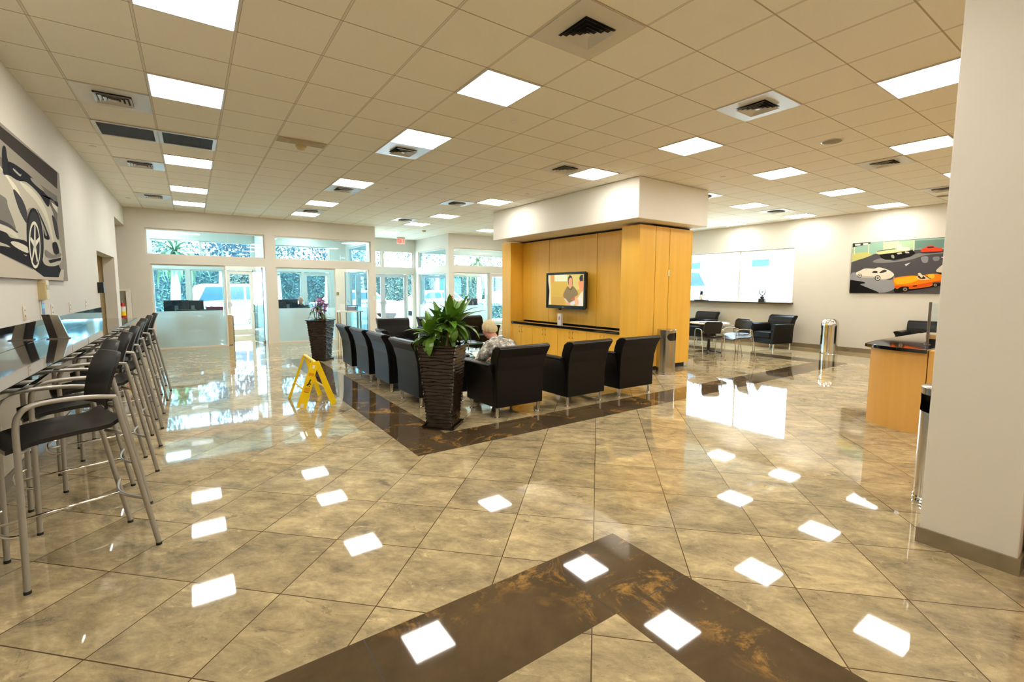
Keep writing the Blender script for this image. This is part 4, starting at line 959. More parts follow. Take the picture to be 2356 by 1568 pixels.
# ------------------------------------------------------------------ reception counter behind the pillar
t = thing('reception_counter', 'maple reception counter with a rounded end and black stone top', 'counter')
def arc(P0, P1, bulge, n=14):
    P0, P1 = Vector(P0), Vector(P1); m = (P0+P1)/2; d = P1-P0; nrm = Vector((-d.y, d.x, 0)).normalized()
    return [P0+d*(i/n)+nrm*(bulge*sin(pi*i/n)) for i in range(n+1)]
front = arc((6.47, 2.01, 0), (6.30, 1.46, 0), -.06)
MB().prism(front+[Vector((8.6, 1.46, 0)), Vector((8.6, 2.01, 0))], (0, 0, .875)).build('curved_front', WOOD2, t)
topf = arc((6.46, 2.07, .878), (6.24, 1.455, .878), -.08)
MB().prism(topf+[Vector((8.62, 1.455, .878)), Vector((8.62, 2.12, .878)), Vector((7.0, 2.12, .878))], (0, 0, .04)).build('stone_top', GRANITE, t, bevel=.004)
B('side_section', WOOD2, 6.30, 8.6, .2, 1.452, 0, .905, t, .003)
MB().prism([(7.62, 2.125, .879), (9.1, 2.125, .879), (9.1, 1.46, .879), (8.63, 1.46, .879), (8.63, 2.08, .879)], (0, 0, .03)).build('rear_top', mat('grey_laminate', (196, 188, 166), .25), t)
t = thing('sneeze_guard', 'clear screen on a grey post standing on the reception counter', 'screen', (6.85, 1.60, .919))
MB().cyl(0, 0, 0, .485, .014, 12).build('post', mat('grey_post', (120, 112, 104), .3, .6), t); MB().box(.012, .016, -1.1, -.01, .10, .475).build('pane', CLEAR, t)
MB().lathe([(.03, 0), (.03, .006), (.016, .01)], 16).build('base', mat('grey_post', (120, 112, 104)), t)
t = thing('receipt_printer', 'white desktop printer on the reception counter behind the clear screen', 'printer', (7.35, 1.44, .919))
MB().box(0, .34, -.19, .13, .0, .17).build('body', WHITE, t, bevel=.01); MB().box(.04, .30, -.16, .10, .171, .30).build('paper_tray', mat('white_tray', (240, 240, 238), .4), t, bevel=.006); MB().box(-.004, -.0005, -.17, .05, .02, .04).build('paper_slot', BLACK, t)
t = thing('tape_dispenser', 'small tan and black tape dispenser on the counter at the grey post', 'tape dispenser', (6.98, 1.585, .919))
MB().box(-.06, .06, -.05, .05, .0, .02).build('base', BLACK, t); MB().box(-.05, .05, -.055, .055, .06, .115).build('cover', mat('tan_plastic', (206, 160, 100), .5), t, bevel=.005); MB().box(-.04, .04, -.03, .03, .02, .06).build('stem', BLACK, t)
t = thing('wooden_cabinet', 'edge of an orange wooden cabinet on a black plinth beside the pillar', 'cabinet')
B('body', wood_mat('orange_veneer', (196, 110, 40), (206, 120, 46), (216, 132, 54)), 3.66, 4.4, -.5, .364, .08, 1.05, t); B('plinth', BLACK, 3.68, 4.38, -.48, .35, 0, .08, t)

# ------------------------------------------------------------------ window sill objects
t = thing('trophy', 'dark trophy with an open silver ring on a black block, on the window sill', 'trophy', (13.40, 6.84, 1.199))
B('base', BLACK, -.05, .05, -.085, .085, 0, .10, t, .004); MB().ell((0, 0, .13), (.04, .06, .045)).build('plinth', BLACKP, t)
MB().tube([(0, .10*sin(a*.2513)*(.8), .30+.11*cos(a*.2513)) for a in range(26)], [.008+.009*abs(sin(a*.1257)) for a in range(26)], 8).build('ring', mat('dark_silver', (110, 108, 104), .25, .9), t)
MB().ell((0, 0, .30), (.02, .035, .04)).build('crystal', mat('pale_blue_glass', (170, 200, 225), .1), t)
t = thing('coffee_display', 'black and chrome display piece on a black board on the window sill', 'display', (13.41, 8.78, 1.199))
B('board', BLACK, -.09, .09, -.2, .2, 0, .03, t); B('stand', BLACKP, -.02, .02, -.045, .045, .03, .30, t, .006); B('card', WHITE, -.026, -.0205, -.03, .03, .10, .17, t)
MB().lathe([(.09, .03), (.085, .10), (.05, .19), (.02, .2)], 20, (.02, .0, 0)).build('dome', CHROME, t)

# ------------------------------------------------------------------ glass coffee tables with magazines
def coffee(x_, y_, l):
    t = thing('coffee_table', l, 'coffee table', (x_, y_, 0), 0, 'glass coffee tables in the lounge')
    MB().box(-.36, .36, -.36, .36, .405, .42).build('glass_top', mat('pale_green_glass', (150, 200, 190), .05, spec=.8, trans=.6), t)
    MB().box(-.30, .30, -.30, .30, .17, .18).build('glass_shelf', mat('pale_green_glass', (150, 200, 190)), t)
    for sx in (-1, 1):
        for sy in (-1, 1): MB().cyl(sx*.31, sy*.31, 0, .404, .012, 10).build('leg', CHROME, t)
    return t
coffee(4.62, 8.55, 'low glass coffee table further from us, spread with magazines'); coffee(3.95, 7.0, 'low glass coffee table nearer us, behind the big plant')
MG = [mat('white_magazine', (226, 226, 222), .3), mat('grey_magazine', (150, 150, 156), .3), mat('blue_magazine', (90, 110, 150), .3), mat('cream_magazine', (220, 206, 170), .3)]
mag = 0
for (cx_, cy_, wh, spots) in [(4.62, 8.55, 'further', [(-.2, -.2, .2), (.1, -.15, -.3), (.2, .15, .5), (-.1, .15, .1)]), (3.95, 7.0, 'nearer', [(-.15, .12, .3), (.18, .1, -.2), (.05, -.2, .15)])]:
    for k, (dx, dy, rz) in enumerate(spots):
        o = MB().box(-.105, .105, -.14, .14, 0, .006+.003*k).build('magazine', MG[mag % 4]); o.location = (cx_+dx, cy_+dy, .421); o.rotation_euler = (0, 0, rz)
        cn = ('white', 'grey', 'blue', 'cream')[mag % 4]
        tag(o, '%s magazine on the %s glass coffee table, %s' % (cn, wh, ['at its near left', 'at its middle right', 'at its far right', 'at its far left'][k]), 'magazine', 'magazines on the glass tables'); mag += 1

# ------------------------------------------------------------------ people
def remesh(o, vox, it=4):
    r = o.modifiers.new('voxel', 'REMESH'); r.mode = 'VOXEL'; r.voxel_size = vox; r.use_smooth_shade = True
    s = o.modifiers.new('smooth', 'SMOOTH'); s.factor = .5; s.iterations = it
    return o
def limb(mb, P, r, n=12):
    mb.tube(P, r, n)
    for p, q in ((P[0], r[0]), (P[-1], r[-1])): mb.ell(p, (q, q, q), 12, 8)
    for p, q in zip(P[1:-1], r[1:-1]): mb.ell(p, (q, q, q), 12, 8)
def hand(mb, p, d, up, s=1, side=1):
    """palm plus five fingers; d forward, up the back of the hand"""
    p, d, up = Vector(p), Vector(d).normalized(), Vector(up).normalized(); r = d.cross(up).normalized()*side
    Rm = Matrix((( r.x, d.x, up.x), (r.y, d.y, up.y), (r.z, d.z, up.z))).to_4x4()
    mb.ell(p+d*.045*s, (.042*s, .052*s, .017*s), 14, 8, Rm)
    for k, (off, ln) in enumerate(((-.030, .062), (-.011, .074), (.009, .078), (.028, .070))):
        b_ = p+d*.085*s+r*(-off)*s; c = b_+d*ln*.45*s-up*.008*s; e = c+d*ln*.40*s-up*.026*s; mb.tube([b_-d*.02, b_, c, e], [.009*s, .009*s, .0085*s, .007*s], 8); mb.ell(e, (.007*s,)*3, 8, 6)
    b_ = p+d*.02*s+r*.03*s; c = b_+d*.03*s+r*.025*s-up*.01; e = c+d*.03*s+r*.004*s-up*.012; mb.tube([b_, c, e], [.012*s, .010*s, .008*s], 8); mb.ell(e, (.008*s,)*3, 8, 6)
def head(mb, c, yaw, pitch, s=1):
    Rm = Matrix.Rotation(yaw, 4, 'Z') @ Matrix.Rotation(pitch, 4, 'X'); c = Vector(c)
    P = lambda x, y, z: c+(Rm @ Vector((x*s, y*s, z*s)))
    def E(x, y, z, a, b_, d_): mb.ell(P(x, y, z), (a*s, b_*s, d_*s), 18, 12, Rm)
    E(0, 0, .02, .076, .094, .092); E(0, .022, -.045, .060, .068, .070); E(0, .045, -.088, .034, .036, .028)
    mb.tube([P(0, .088, .012), P(0, .106, -.018), P(0, .112, -.032)], [.009*s, .013*s, .016*s], 8)
    E(0, .093, -.058, .024, .012, .007); E(0, .091, -.068, .020, .012, .007)
    for q in (-1, 1):
        E(q*.078, -.005, -.008, .010, .018, .032); E(q*.032, .082, .008, .018, .012, .010); E(q*.03, .086, .030, .022, .009, .006)
    return P, Rm
# man in the near armchair, reading, seen from behind
PX, PYB = 3.235, 4.83
t = thing('person', 'white-haired person in grey patterned shirt, head bowed, seated in a black armchair, seen from behind', 'person')
mb = MB(); hp, hR = head(mb, (PX-.03, PYB+.36, .995), radians(14), radians(-38), 1.0)
limb(mb, [(PX, PYB+.22, .82), (PX-.01, PYB+.29, .90), (PX-.02, PYB+.33, .95)], [.062, .056, .055])
mb.ell((PX, PYB+.0, .52), (.175, .15, .12)); mb.ell((PX, PYB+.04, .64), (.165, .13, .13)); mb.ell((PX, PYB+.12, .76), (.19, .125, .12))
sh = {}
for q in (-1, 1):
    limb(mb, [(PX+q*.17, PYB+.17, .80), (PX+q*.245, PYB+.16, .70), (PX+q*.26, PYB+.22, .585)], [.062, .050, .042])
    limb(mb, [(PX+q*.26, PYB+.22, .585), (PX+q*.20, PYB+.36, .585), (PX+q*.12, PYB+.45, .60)], [.042, .036, .027])
    hand(mb, (PX+q*.12, PYB+.45, .60), (-q*.5, .8, .1), (0, -.2, 1), 1, -q)
    limb(mb, [(PX+q*.10, PYB+.05, .52), (PX+q*.13, PYB+.30, .525), (PX+q*.14, PYB+.50, .53)], [.085, .075, .06])
    limb(mb, [(PX+q*.14, PYB+.50, .52), (PX+q*.14, PYB+.50, .30), (PX+q*.14, PYB+.48, .09)], [.058, .052, .036])
    mb.ell((PX+q*.14, PYB+.55, .05), (.042, .12, .042))
remesh(mb.build('body', SKIN, t), .0085, 3)
mb = MB(); mb.ell((PX, PYB+.0, .54), (.192, .165, .13)); mb.ell((PX, PYB+.04, .65), (.186, .150, .14)); mb.ell((PX, PYB+.10, .75), (.212, .155, .13)); mb.ell((PX, PYB+.14, .815), (.205, .13, .09)); mb.ell((PX, PYB+.20, .85), (.12, .10, .07))
limb(mb, [(PX-.07, PYB+.20, .865), (PX+.06, PYB+.20, .865)], [.06, .06])
for q in (-1, 1): limb(mb, [(PX+q*.15, PYB+.16, .80), (PX+q*.255, PYB+.15, .70), (PX+q*.275, PYB+.20, .615)], [.088, .076, .078])
remesh(mb.build('shirt', SHIRT, t), .011, 5)
mb = MB()
for q in (-1, 1):
    limb(mb, [(PX+q*.10, PYB+.0, .53), (PX+q*.13, PYB+.30, .53), (PX+q*.14, PYB+.50, .535)], [.098, .088, .072]); limb(mb, [(PX+q*.14, PYB+.50, .53), (PX+q*.14, PYB+.50, .30), (PX+q*.14, PYB+.48, .12)], [.070, .064, .058])
mb.ell((PX, PYB+.0, .50), (.185, .16, .10)); remesh(mb.build('trousers', mat('khaki_cloth', (120, 108, 84), .8), t), .012, 4)
for q in (-1, 1):
    mb = MB(); mb.ell((PX+q*.14, PYB+.56, .045), (.050, .135, .044)); mb.ell((PX+q*.14, PYB+.48, .075), (.046, .06, .05)); mb.build('shoe', mat('dark_shoe', (44, 36, 30), .5), t)
mb = MB(); random.seed(3); c0 = Vector((PX-.03, PYB+.36, .995))
def H_(x, y, z): return c0+(hR @ Vector((x, y, z)))
mb.ell(H_(0, -.014, .036), (.086, .098, .094), 20, 12, hR); mb.ell(H_(0, -.05, -.01), (.078, .062, .07), 16, 10, hR)
for k in range(900):
    u, v = random.uniform(-1, .98), random.uniform(0, 2*pi); r_ = sqrt(1-u*u); n = Vector((r_*cos(v), r_*sin(v), u))
    if n.y > .45 and n.z < .35: continue
    if n.z < -.65 or (n.z < -.1 and n.y > .1): continue
    p = H_(n.x*.086, -.014+n.y*.098, .036+n.z*.094); nn = (hR @ n); tg = nn.cross(Vector((random.uniform(-.6, .6), random.uniform(-.6, .6), 1))).normalized().cross(nn).normalized()
    q = p+nn*.006-tg*random.uniform(.018, .035); sd2 = nn.cross(tg)*.0022
    mb.quad(p+sd2, p-sd2, q-sd2*.3+nn*.001, q+sd2*.3+nn*.001)
for k in range(420):
    u, v = random.uniform(-.75, .6), random.uniform(pi*1.02, pi*1.98); r_ = sqrt(1-u*u); n = Vector((r_*cos(v), r_*sin(v), u))
    p = H_(n.x*.078, -.05+n.y*.062, -.01+n.z*.07); nn = (hR @ n); tg = nn.cross(Vector((random.uniform(-.5, .5), random.uniform(-.5, .5), 1))).normalized().cross(nn).normalized()
    q = p+nn*.004-tg*random.uniform(.016, .03); sd2 = nn.cross(tg)*.0022
    mb.quad(p+sd2+nn*.001, p-sd2+nn*.001, q-sd2*.3, q+sd2*.3)
mb.build('hair', mat('white_blond_hair', (226, 208, 160), .6, noise=.2, nscale=60), t)
o = MB().box(-.13, .13, -.10, .10, 0, .006).build('magazine', MG[0]); o.location = (PX, PYB+.60, .625); o.rotation_euler = (.35, 0, 0); tag(o, 'white magazine held open by the seated white-haired person', 'magazine')

# person behind the desk of the middle office
QX, QY = 2.84, 16.05
t = thing('person', 'bald person in a black shirt sitting behind the desk in the middle glass office', 'person')
mb = MB(); hp, hR = head(mb, (QX, QY-.03, 1.165), radians(150), radians(-12), 1.0)
limb(mb, [(QX, QY, .98), (QX, QY-.01, 1.08)], [.06, .055]); mb.ell((QX, QY, .56), (.19, .15, .12)); mb.ell((QX, QY, .72), (.18, .13, .16)); mb.ell((QX, QY, .88), (.20, .13, .12))
for q in (-1, 1):
    limb(mb, [(QX+q*.19, QY, .93), (QX+q*.26, QY-.02, .80), (QX+q*.27, QY-.10, .68)], [.062, .05, .043]); limb(mb, [(QX+q*.27, QY-.10, .68), (QX+q*.2, QY-.27, .735), (QX+q*.14, QY-.36, .77)], [.042, .035, .028]); hand(mb, (QX+q*.14, QY-.36, .775), (-q*.3, -.9, 0), (0, 0, 1), 1, q)
    limb(mb, [(QX+q*.10, QY, .53), (QX+q*.13, QY-.42, .54)], [.085, .065]); limb(mb, [(QX+q*.13, QY-.42, .53), (QX+q*.13, QY-.40, .08)], [.06, .036]); mb.ell((QX+q*.13, QY-.47, .045), (.042, .12, .04))
remesh(mb.build('body', SKIN, t), .009, 3)
mb = MB(); mb.ell((QX, QY, .60), (.20, .165, .14)); mb.ell((QX, QY, .74), (.195, .15, .17)); mb.ell((QX, QY, .89), (.215, .15, .125))
for q in (-1, 1): limb(mb, [(QX+q*.18, QY, .93), (QX+q*.27, QY-.02, .80), (QX+q*.275, QY-.10, .70), (QX+q*.21, QY-.25, .745)], [.082, .07, .062, .05])
limb(mb, [(QX-.04, QY-.005, 1.005), (QX+.04, QY-.005, 1.005)], [.05, .05]); remesh(mb.build('shirt', mat('black_shirt', (18, 20, 30), .7), t), .013, 4)
mb = MB()
for q in (-1, 1): limb(mb, [(QX+q*.10, QY, .53), (QX+q*.13, QY-.42, .545)], [.1, .078]); limb(mb, [(QX+q*.13, QY-.42, .53), (QX+q*.13, QY-.40, .1)], [.072, .058])
remesh(mb.build('trousers', mat('grey_cloth', (60, 62, 68), .8), t), .014, 4)

# ------------------------------------------------------------------ office furniture
def office_chair(x_, y_, rz, l, m, grp='office chairs behind the glass'):
    t = thing('office_chair', l, 'chair', (x_, y_, 0), rz, grp)
    MB().box(-.23, .23, -.22, .22, .42, .50).build('seat', m, t, bevel=.03, seg=3); MB().box(-.22, .22, -.25, -.20, .56, .98).build('backrest', m, t, bevel=.02, seg=3)
    MB().tube([(0, -.1, .43), (0, -.26, .45), (0, -.265, .75)], .018, 8).build('back_post', BLACKP, t); MB().cyl(0, 0, .1, .43, .025, 10).build('gas_column', CHROME, t)
    mb = MB()
    for k in range(5): mb.tube([(0, 0, .11), (.27*cos(k*1.2566), .27*sin(k*1.2566), .065)], [.022, .015], 8)
    mb.build('star_base', BLACKP, t); mb = MB()
    for k in range(5): mb.ell((.27*cos(k*1.2566), .27*sin(k*1.2566), .03), (.03, .03, .03), 10, 6)
    mb.build('castors', BLACK, t)
    return t
OLV = mat('olive_fabric', (72, 78, 56), .8)
office_chair(-.14, 14.94, radians(5), 'olive visitor chair behind the frosted glass of the left office, left one', OLV); office_chair(.40, 14.92, radians(-6), 'olive visitor chair behind the frosted glass of the left office, right one', OLV)['group'] = 'office chairs behind the glass'
office_chair(2.62, 14.92, radians(3), 'olive visitor chair behind the frosted glass of the middle office', OLV); office_chair(.55, 16.35, radians(180), 'maroon swivel chair behind the desk of the left office', mat('maroon_leather', (110, 20, 40), .4))
office_chair(2.84, 16.25, radians(180), 'black swivel chair under the bald person in the middle office', BLACKP)
def desk(x0, x1, y0_, y1_, l, grp='office desks'):
    t = thing('desk', l, 'desk', (x0, y0_, 0), 0, grp); w_, d_ = x1-x0, y1_-y0_
    B('desk_top', mat('maple_laminate', (206, 176, 130), .3), 0, w_, 0, d_, .72, .755, t, .003); B('modesty_panel', mat('white_laminate', (216, 222, 220), .4), .03, w_-.03, .04, .06, .12, .715, t)
    for q in (0, 1): B('pedestal', mat('grey_laminate_side', (160, 164, 150), .5), .0+q*(w_-.04), .04+q*(w_-.04), .02, d_-.02, 0, .715, t)
desk(-.86, .95, 15.25, 15.95, 'maple desk across the left glass office'); desk(2.02, 3.5, 15.25, 15.72, 'maple desk in front of the bald person in the middle office'); desk(7.9, 9.6, 15.4, 16.1, 'desk in the right glass office')
def monitor(x_, y_, z_, w_, h_, rz, l):
    t = thing('computer_monitor', l, 'monitor', (x_, y_, z_), rz, 'desk monitors seen from behind')
    MB().box(-w_/2, w_/2, -.025, .02, .12, .12+h_).build('casing', mat('dark_grey_casing', (36, 38, 44), .4), t, bevel=.008); MB().box(-.04, .04, -.05, -.026, .02, .30).build('neck', mat('grey_neck', (120, 128, 126), .4), t); MB().box(-.11, .11, -.09, .09, 0, .012).build('foot', BLACKP, t)
monitor(-.35, 15.55, .756, .55, .33, .05, 'wide dark monitor seen from behind in the left glass office, left one'); monitor(.02, 15.62, .756, .50, .32, -.1, 'dark monitor seen from behind in the left glass office, right one')
monitor(2.38, 15.48, .756, .56, .33, 0, 'dark monitor seen from behind beside the bald person')
monitor(8.9, 15.7, .756, .5, .3, .1, 'dark monitor in the right glass office')
t = thing('desk_printer', 'low dark printer seen through the side glass right of the entrance', 'printer', (8.15, 15.75, .756)); B('body', mat('dark_blue_grey_plastic', (44, 60, 84), .5), -.2, .2, -.15, .15, 0, .13, t, .01); B('paper_tray', WHITE, -.15, .15, -.25, -.15, .03, .06, t)
t = thing('storage_box', 'tan cardboard box on the ledge behind the white post', 'box', (7.78, 15.1, .0)); B('carton', mat('tan_cardboard', (170, 156, 120), .7), -.27, .27, -.14, .14, .86, 1.10, t); B('stand', WHITE, -.3, .3, -.17, .17, 0, .858, t)
t = thing('drawer_unit', 'small drawer unit low behind the frosted glass of the left office', 'drawers', (-.68, 14.80, 0)); B('body', mat('olive_grey_laminate', (110, 116, 96), .5), -.2, .2, -.18, .18, 0, .50, t, .004); B('drawer', mat('olive_dark', (70, 76, 60), .5), -.18, .18, -.19, -.182, .25, .38, t); B('drawer', mat('olive_dark', (70, 76, 60)), -.18, .18, -.19, -.182, .06, .2, t)
t = thing('console_table', 'white console table with tapered wooden legs just inside the middle office door', 'table', (3.72, 15.0, 0)); B('table_top', WHITE, -.05, .72, -.2, .2, .80, .84, t, .004)
for (dx, dy) in ((0, -.15), (.62, -.15), (0, .15), (.62, .15)): MB().lathe([(.012, 0), (.028, .45), (.022, .798)], 10, (dx+.02, dy, 0)).build('leg', mat('pale_oak_leg', (196, 160, 116), .5), t)
t = thing('desk_sign', 'small white card in an acrylic stand on the console table', 'sign', (3.84, 14.95, .841)); B('card', WHITE, -.08, .08, -.004, .004, 0, .22, t); B('foot', CLEAR, -.08, .08, -.04, .04, 0, .004, t)
t = thing('basket', 'grey wire basket on the console table in the middle office', 'basket', (4.14, 15.02, .841)); mb = MB(); frame_rect(mb, 1, -.10, -.09, -.17, .17, 0, .17, .02); frame_rect(mb, 1, .09, .10, -.17, .17, 0, .17, .02); mb.box(-.17, .17, -.09, .09, 0, .01); mb.build('frame', mat('grey_wire', (120, 124, 130), .4), t); B('papers', mat('grey_magazine', (150, 150, 156)), -.14, .14, -.07, .07, .012, .12, t)
t = thing('kiosk_cabinet', 'narrow maple end panel of the furniture at the open left office door', 'cabinet', (.82, 14.75, 0)); B('body', mat('maple_laminate', (206, 176, 130)), -.055, .055, -.12, .25, .02, .80, t, .003); B('top', WHITE, -.06, .06, -.13, .26, .801, .82, t)
t = thing('wall_clock', 'small olive thermostat plate on the white wall inside the middle office', 'thermostat', (4.32, 17.385, 1.36)); MB().box(-.04, .04, -.02, .0, -.05, .05).build('plate', mat('olive_plate', (120, 116, 70), .5), t); t.name = 'thermostat'
t = thing('telephone', 'black desk telephone at the right of the middle office', 'telephone', (3.37, 15.42, .756)); MB().prism([(-.1, -.09, 0), (-.1, .09, 0), (-.1, .09, .09), (-.1, -.09, .03)], (.2, 0, 0)).build('base', BLACKP, t); MB().tube([(-.07, -.08, .075), (-.075, 0, .105), (-.07, .08, .12)], .018, 8).build('handset', BLACKP, t)

# ------------------------------------------------------------------ outdoors
o = MB().box(-14, 34, YE+.16, 60, -.12, -.02).build('ground_pavement', mat('pale_concrete', (206, 204, 198), .8, noise=.08, nscale=2)); struct(o)
o = MB().box(XR+.2, 60, -10, YE+.15, -.12, -.02).build('ground_side_yard', mat('pale_concrete', (206, 204, 198))); struct(o)
TIRE = mat('tyre_rubber', (9, 9, 10), .7); RIM = mat('alloy_rim', (170, 172, 176), .25, .8); CARGL = mat('car_window_glass', (30, 56, 72), .15, spec=.4)
def car(l, x_, y_, rz, rgb, z_=-.02, suv=0, name='parked_car', grp='cars parked outside'):
    t = thing(name, l, 'car', (x_, y_, z_), rz, grp)
    pm = mat('car_paint_%02x%02x%02x' % rgb, rgb, .25, coat=.8)
    hgt = 1.48+.25*suv; Lp = [(-2.25, .35), (-2.30, .60), (-2.22, .88+.06*suv), (-1.55, .98+.08*suv), (-.95, 1.0+.1*suv), (1.05, 1.0+.1*suv), (1.75, .96+.08*suv), (2.18, .80+.1*suv), (2.30, .55), (2.22, .32)]
    R = []
    for yy, k_, zz in ((-.90, .97, .0), (-.86, 1, .01), (-.6, 1.005, .03), (0, 1.01, .04), (.6, 1.005, .03), (.86, 1, .01), (.90, .97, 0)): R.append([Vector((px_*k_, yy, pz if pz < .5 else pz-.04+zz)) for px_, pz in Lp])
    MB().rings(R).build('body', pm, t, bevel=.03)
    cb = [(-1.75, .96), (-1.15-.15*suv, hgt-.08), (-.8, hgt), (.45, hgt), (.75, hgt-.06), (1.30, .96)]
    if suv: cb = [(-2.1, 1.0), (-1.85, hgt-.06), (-1.6, hgt), (.45, hgt), (.75, hgt-.06), (1.25, 1.0)]
    R = []
    for yy, s_ in ((-.80, 0), (-.66, 1), (.66, 1), (.80, 0)): R.append([Vector((px_, yy, .96 if not s_ and pz > 1.0 else pz)) for px_, pz in cb])
    mb = MB(); a_ = [Vector((px_, -.80 if pz < 1.02 else -.66, pz)) for px_, pz in cb]; b_ = [Vector((p.x, -p.y, p.z)) for p in a_]; mb.rings([a_, b_], smooth=False); mb.build('cabin', pm, t, bevel=.03)
    for s_ in (-1, 1):
        def wq(P): return [Vector((px_, s_*(.815-.15*((pz-1.0)/(hgt-1.0)) if pz > 1.0 else .815), pz)) for px_, pz in P]
        x0_ = -1.55 if not suv else -1.85
        MB().quad(*wq([(x0_, 1.03), (-.25, 1.03), (-.25, hgt-.10), (x0_+.48-.2*suv, hgt-.12)])).quad(*wq([(-.18, 1.03), (1.08, 1.03), (.68, hgt-.12), (-.18, hgt-.10)])).build('side_window', CARGL, t)
        for wx in (-1.4, 1.42):
            w = MB(); w.lathe([(.20, -.10), (.33, -.09), (.33, .09), (.20, .10)], 24); w.xform(Matrix.Translation((wx, s_*.775, .33)) @ Matrix.Rotation(pi/2, 4, 'X')); wo = w.build('wheel', TIRE, t)
            w = MB(); w.lathe([(.205, -.02), (.19, .0), (.03, -.01)], 20); w.xform(Matrix.Translation((wx, s_*.868, .33)) @ Matrix.Rotation(pi/2, 4, 'X')); w.build('rim', RIM, wo)
    MB().quad((1.27, -.70, 1.03), (1.27, .70, 1.03), (.80, .60, hgt-.08), (.80, -.60, hgt-.08)).build('windscreen', CARGL, t)
    MB().box(2.24, 2.27, -.8, -.5, .58, .70).box(2.24, 2.27, .5, .8, .58, .70).build('headlamps', WHITE, t)
    return t
car('white sedan parked outside the left office windows', 2.0, 23.2, radians(4), (236, 238, 240), suv=1); car('white sedan parked further right, outside the middle office door', 7.0, 24.2, radians(-6), (228, 232, 236))
car('silver sedan parked beyond the entrance doors', 12.0, 25.3, radians(8), (198, 204, 210)); car('white sedan parked outside the right office', 17.0, 24.6, radians(5), (232, 234, 236)); car('grey sedan far right outside the right office', 22.5, 26.5, radians(-8), (170, 178, 186), suv=1)
car('white car filling the left of the side window', 17.3, 11.75, radians(-88), (238, 240, 242), z_=.62, suv=1)
struct(B('ground_side_ramp', mat('pale_concrete', (206, 204, 198)), 15.6, 30, 6.0, 17.3, -.02, .61))
t = thing('white_building', 'white building with blue window frames seen through the side window', 'building', (23, 5, .61))
B('wall', mat('white_render', (232, 234, 232), .8), 0, 4, -14, 14, -.6, 8.0, t)
TEAL = mat('teal_window_frame', (24, 78, 96), .5); PALE = mat('pale_blue_frame', (110, 150, 160), .6)
for (yy, zz, w_, h_) in ((6.5, 2.1, .80, .34), (10.2, 2.1, .80, .34), (2.8, 2.1, .80, .34)):
    o = B('window', TEAL, -.03, -.002, yy, yy+w_, zz, zz+h_, t); 
    B('door_frame', PALE, -.05, -.001, yy-.12, yy-.02, -.4, 3.2, t); B('door_frame', PALE, -.05, -.001, yy+w_+.02, yy+w_+.16, -.4, 3.2, t)
LFM = [mat('tree_leaf_green', (36, 62, 54), .8), mat('tree_leaf_blue_green', (24, 46, 54), .8), mat('palm_leaf', (70, 96, 56), .7)]
def tree(x_, y_, h_, r_, l, seed, kind=0, n=2600):
    random.seed(seed); t = thing('tree' if kind < 2 else 'palm_tree', l, 'tree', (x_, y_, -.02), seed*.7, 'trees outside')
    MB().tube([(0, 0, 0), (.1, .05, h_*.35), (.0, .1, h_*.6)], [.22, .17, .12], 10).build('trunk', mat('pale_bark', (150, 140, 124), .8, noise=.3, nscale=5), t)
    mb = MB()
    if kind == 2:
        for k in range(60):
            leaf(mb, (0, .1, h_*.6), k*2.4, 1.2-.03*k, random.uniform(1.3, 2.3), .07, 1.5, seg=8)
    else:
        cl = [(random.uniform(-r_, r_)*.7, random.uniform(-r_, r_)*.7, h_*.42+random.uniform(0, 1)*h_*.5, random.uniform(.45, .8)*r_*.7) for _ in range(9)]
        for k in range(n):
            cx_, cy_, cz_, cr = random.choice(cl); v = Vector((random.gauss(0, 1), random.gauss(0, 1), random.gauss(0, 1))).normalized()*cr*random.uniform(.7, 1.05); p = Vector((cx_, cy_, cz_))+v
            a_ = Vector((random.gauss(0, 1), random.gauss(0, 1), random.gauss(0, 1))).normalized(); b_ = a_.cross(v).normalized(); s_ = random.uniform(.06, .13); c_ = a_.cross(b_).normalized()
            mb.quad(p-b_*s_, p-c_*s_*.5, p+b_*s_, p+c_*s_*.5)
    mb.build('crown', LFM[kind], t)
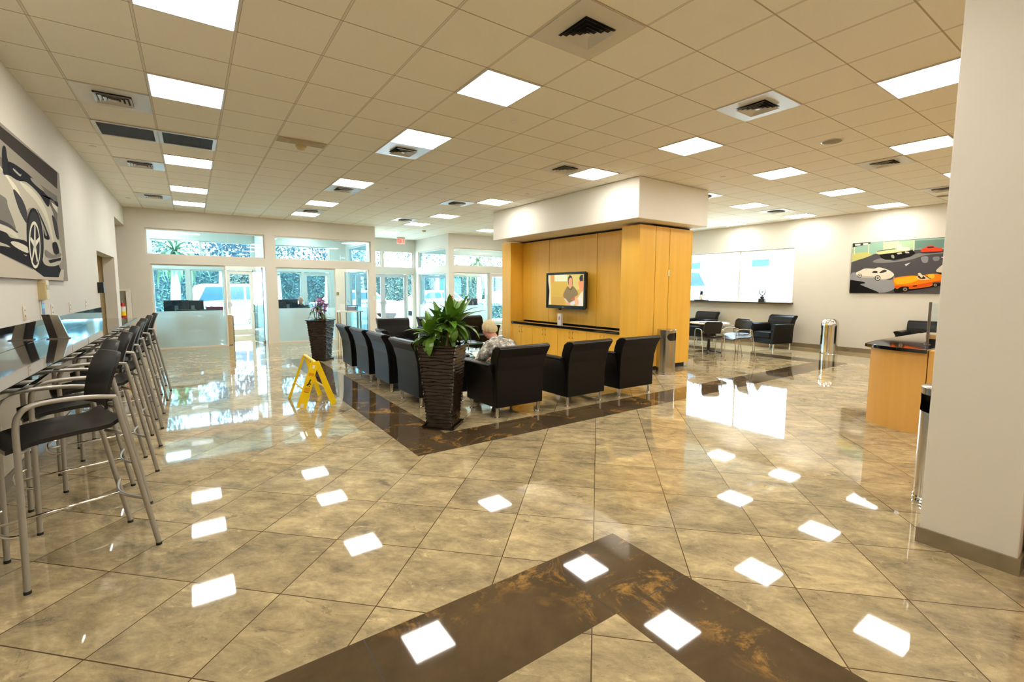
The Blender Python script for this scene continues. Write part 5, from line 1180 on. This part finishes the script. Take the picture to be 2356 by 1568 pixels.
for (x_, y_, h_, r_, kd, l) in [(-2.6, 27, 6.5, 2.4, 0, 'bushy tree at the far left outside the left office'), (-.6, 24.8, 5.2, 2, 2, 'palm tree outside the left office, in front of the hedge'), (1.3, 29, 7, 2.6, 1, 'dark tree behind the white car outside the left office'), (4.3, 31, 7, 2.6, 0, 'tree outside, behind the partition between the left offices'),
                                (6.6, 29, 6.5, 2.3, 1, 'dark tree outside the middle office'), (9.9, 33, 7, 2.4, 0, 'tree beyond the entrance doors'), (14.6, 31, 7.5, 2.8, 1, 'dark tree outside the right office'), (17.6, 30, 6, 2.2, 2, 'palm tree outside the right office'), (20.5, 33, 8, 3, 0, 'tree furthest to the right outside')]:
    tree(x_, y_, h_, r_, l, int(x_*10+40), kd)
def hedge(x0, x1, y_, h_, l, seed, ls=1, den=420):
    random.seed(seed); mb = MB(); w_ = .55*(1+.6*(ls > 1))
    for k in range(int((x1-x0)*den)):
        mb.m = random.choice((0, 0, 2))
        f = random.choice('ftb'); x = random.uniform(x0, x1); y = y_+random.uniform(-w_, w_) if f == 't' else y_+(-w_ if f == 'f' else w_)+random.uniform(-.08, .08); z = h_+random.uniform(-.08, .1)*ls*ls if f == 't' else random.uniform(0, h_)
        a_ = Vector((random.gauss(0, 1), random.gauss(0, 1), random.gauss(0, 1))).normalized(); b_ = a_.orthogonal().normalized(); s_ = random.uniform(.05, .1)*ls; p = Vector((x, y, z)); mb.quad(p-a_*s_, p-b_*s_*.5, p+a_*s_, p+b_*s_*.5)
    mb.m = 1; mb.box(x0, x1, y_-w_+.05, y_+w_-.05, -.02, h_-.05)
    o = mb.build('hedge', [LFM[1], mat('hedge_core', (30, 56, 54), .9, noise=.8, nscale=2.5), mat('hedge_leaf_light', (70, 112, 84), .7)]); tag(o, l, 'hedge', 'clipped hedges outside')
hedge(-1.6, .8, 20.6, .75, 'clipped hedge outside the left office windows', 1); hedge(1.9, 4.6, 21.0, .8, 'clipped hedge outside, seen through the open glass doors', 2); hedge(10.8, 15.5, 21.4, .7, 'clipped hedge outside the right office', 3)
hedge(-6, 26, 36, 3.0, 'tall hedge closing the parking area', 4, 1.1, 1300)
t = thing('outdoor_column', 'smooth round grey-blue column outside the left office window', 'column', (-1.25, 19.6, -.02)); MB().cyl(0, 0, 0, 3.5, .24, 28).build('shaft', mat('blue_grey_render', (110, 130, 170), .6), t); MB().cyl(0, 0, 0, .12, .29, 28).build('base', mat('pale_concrete', (206, 204, 198)), t)
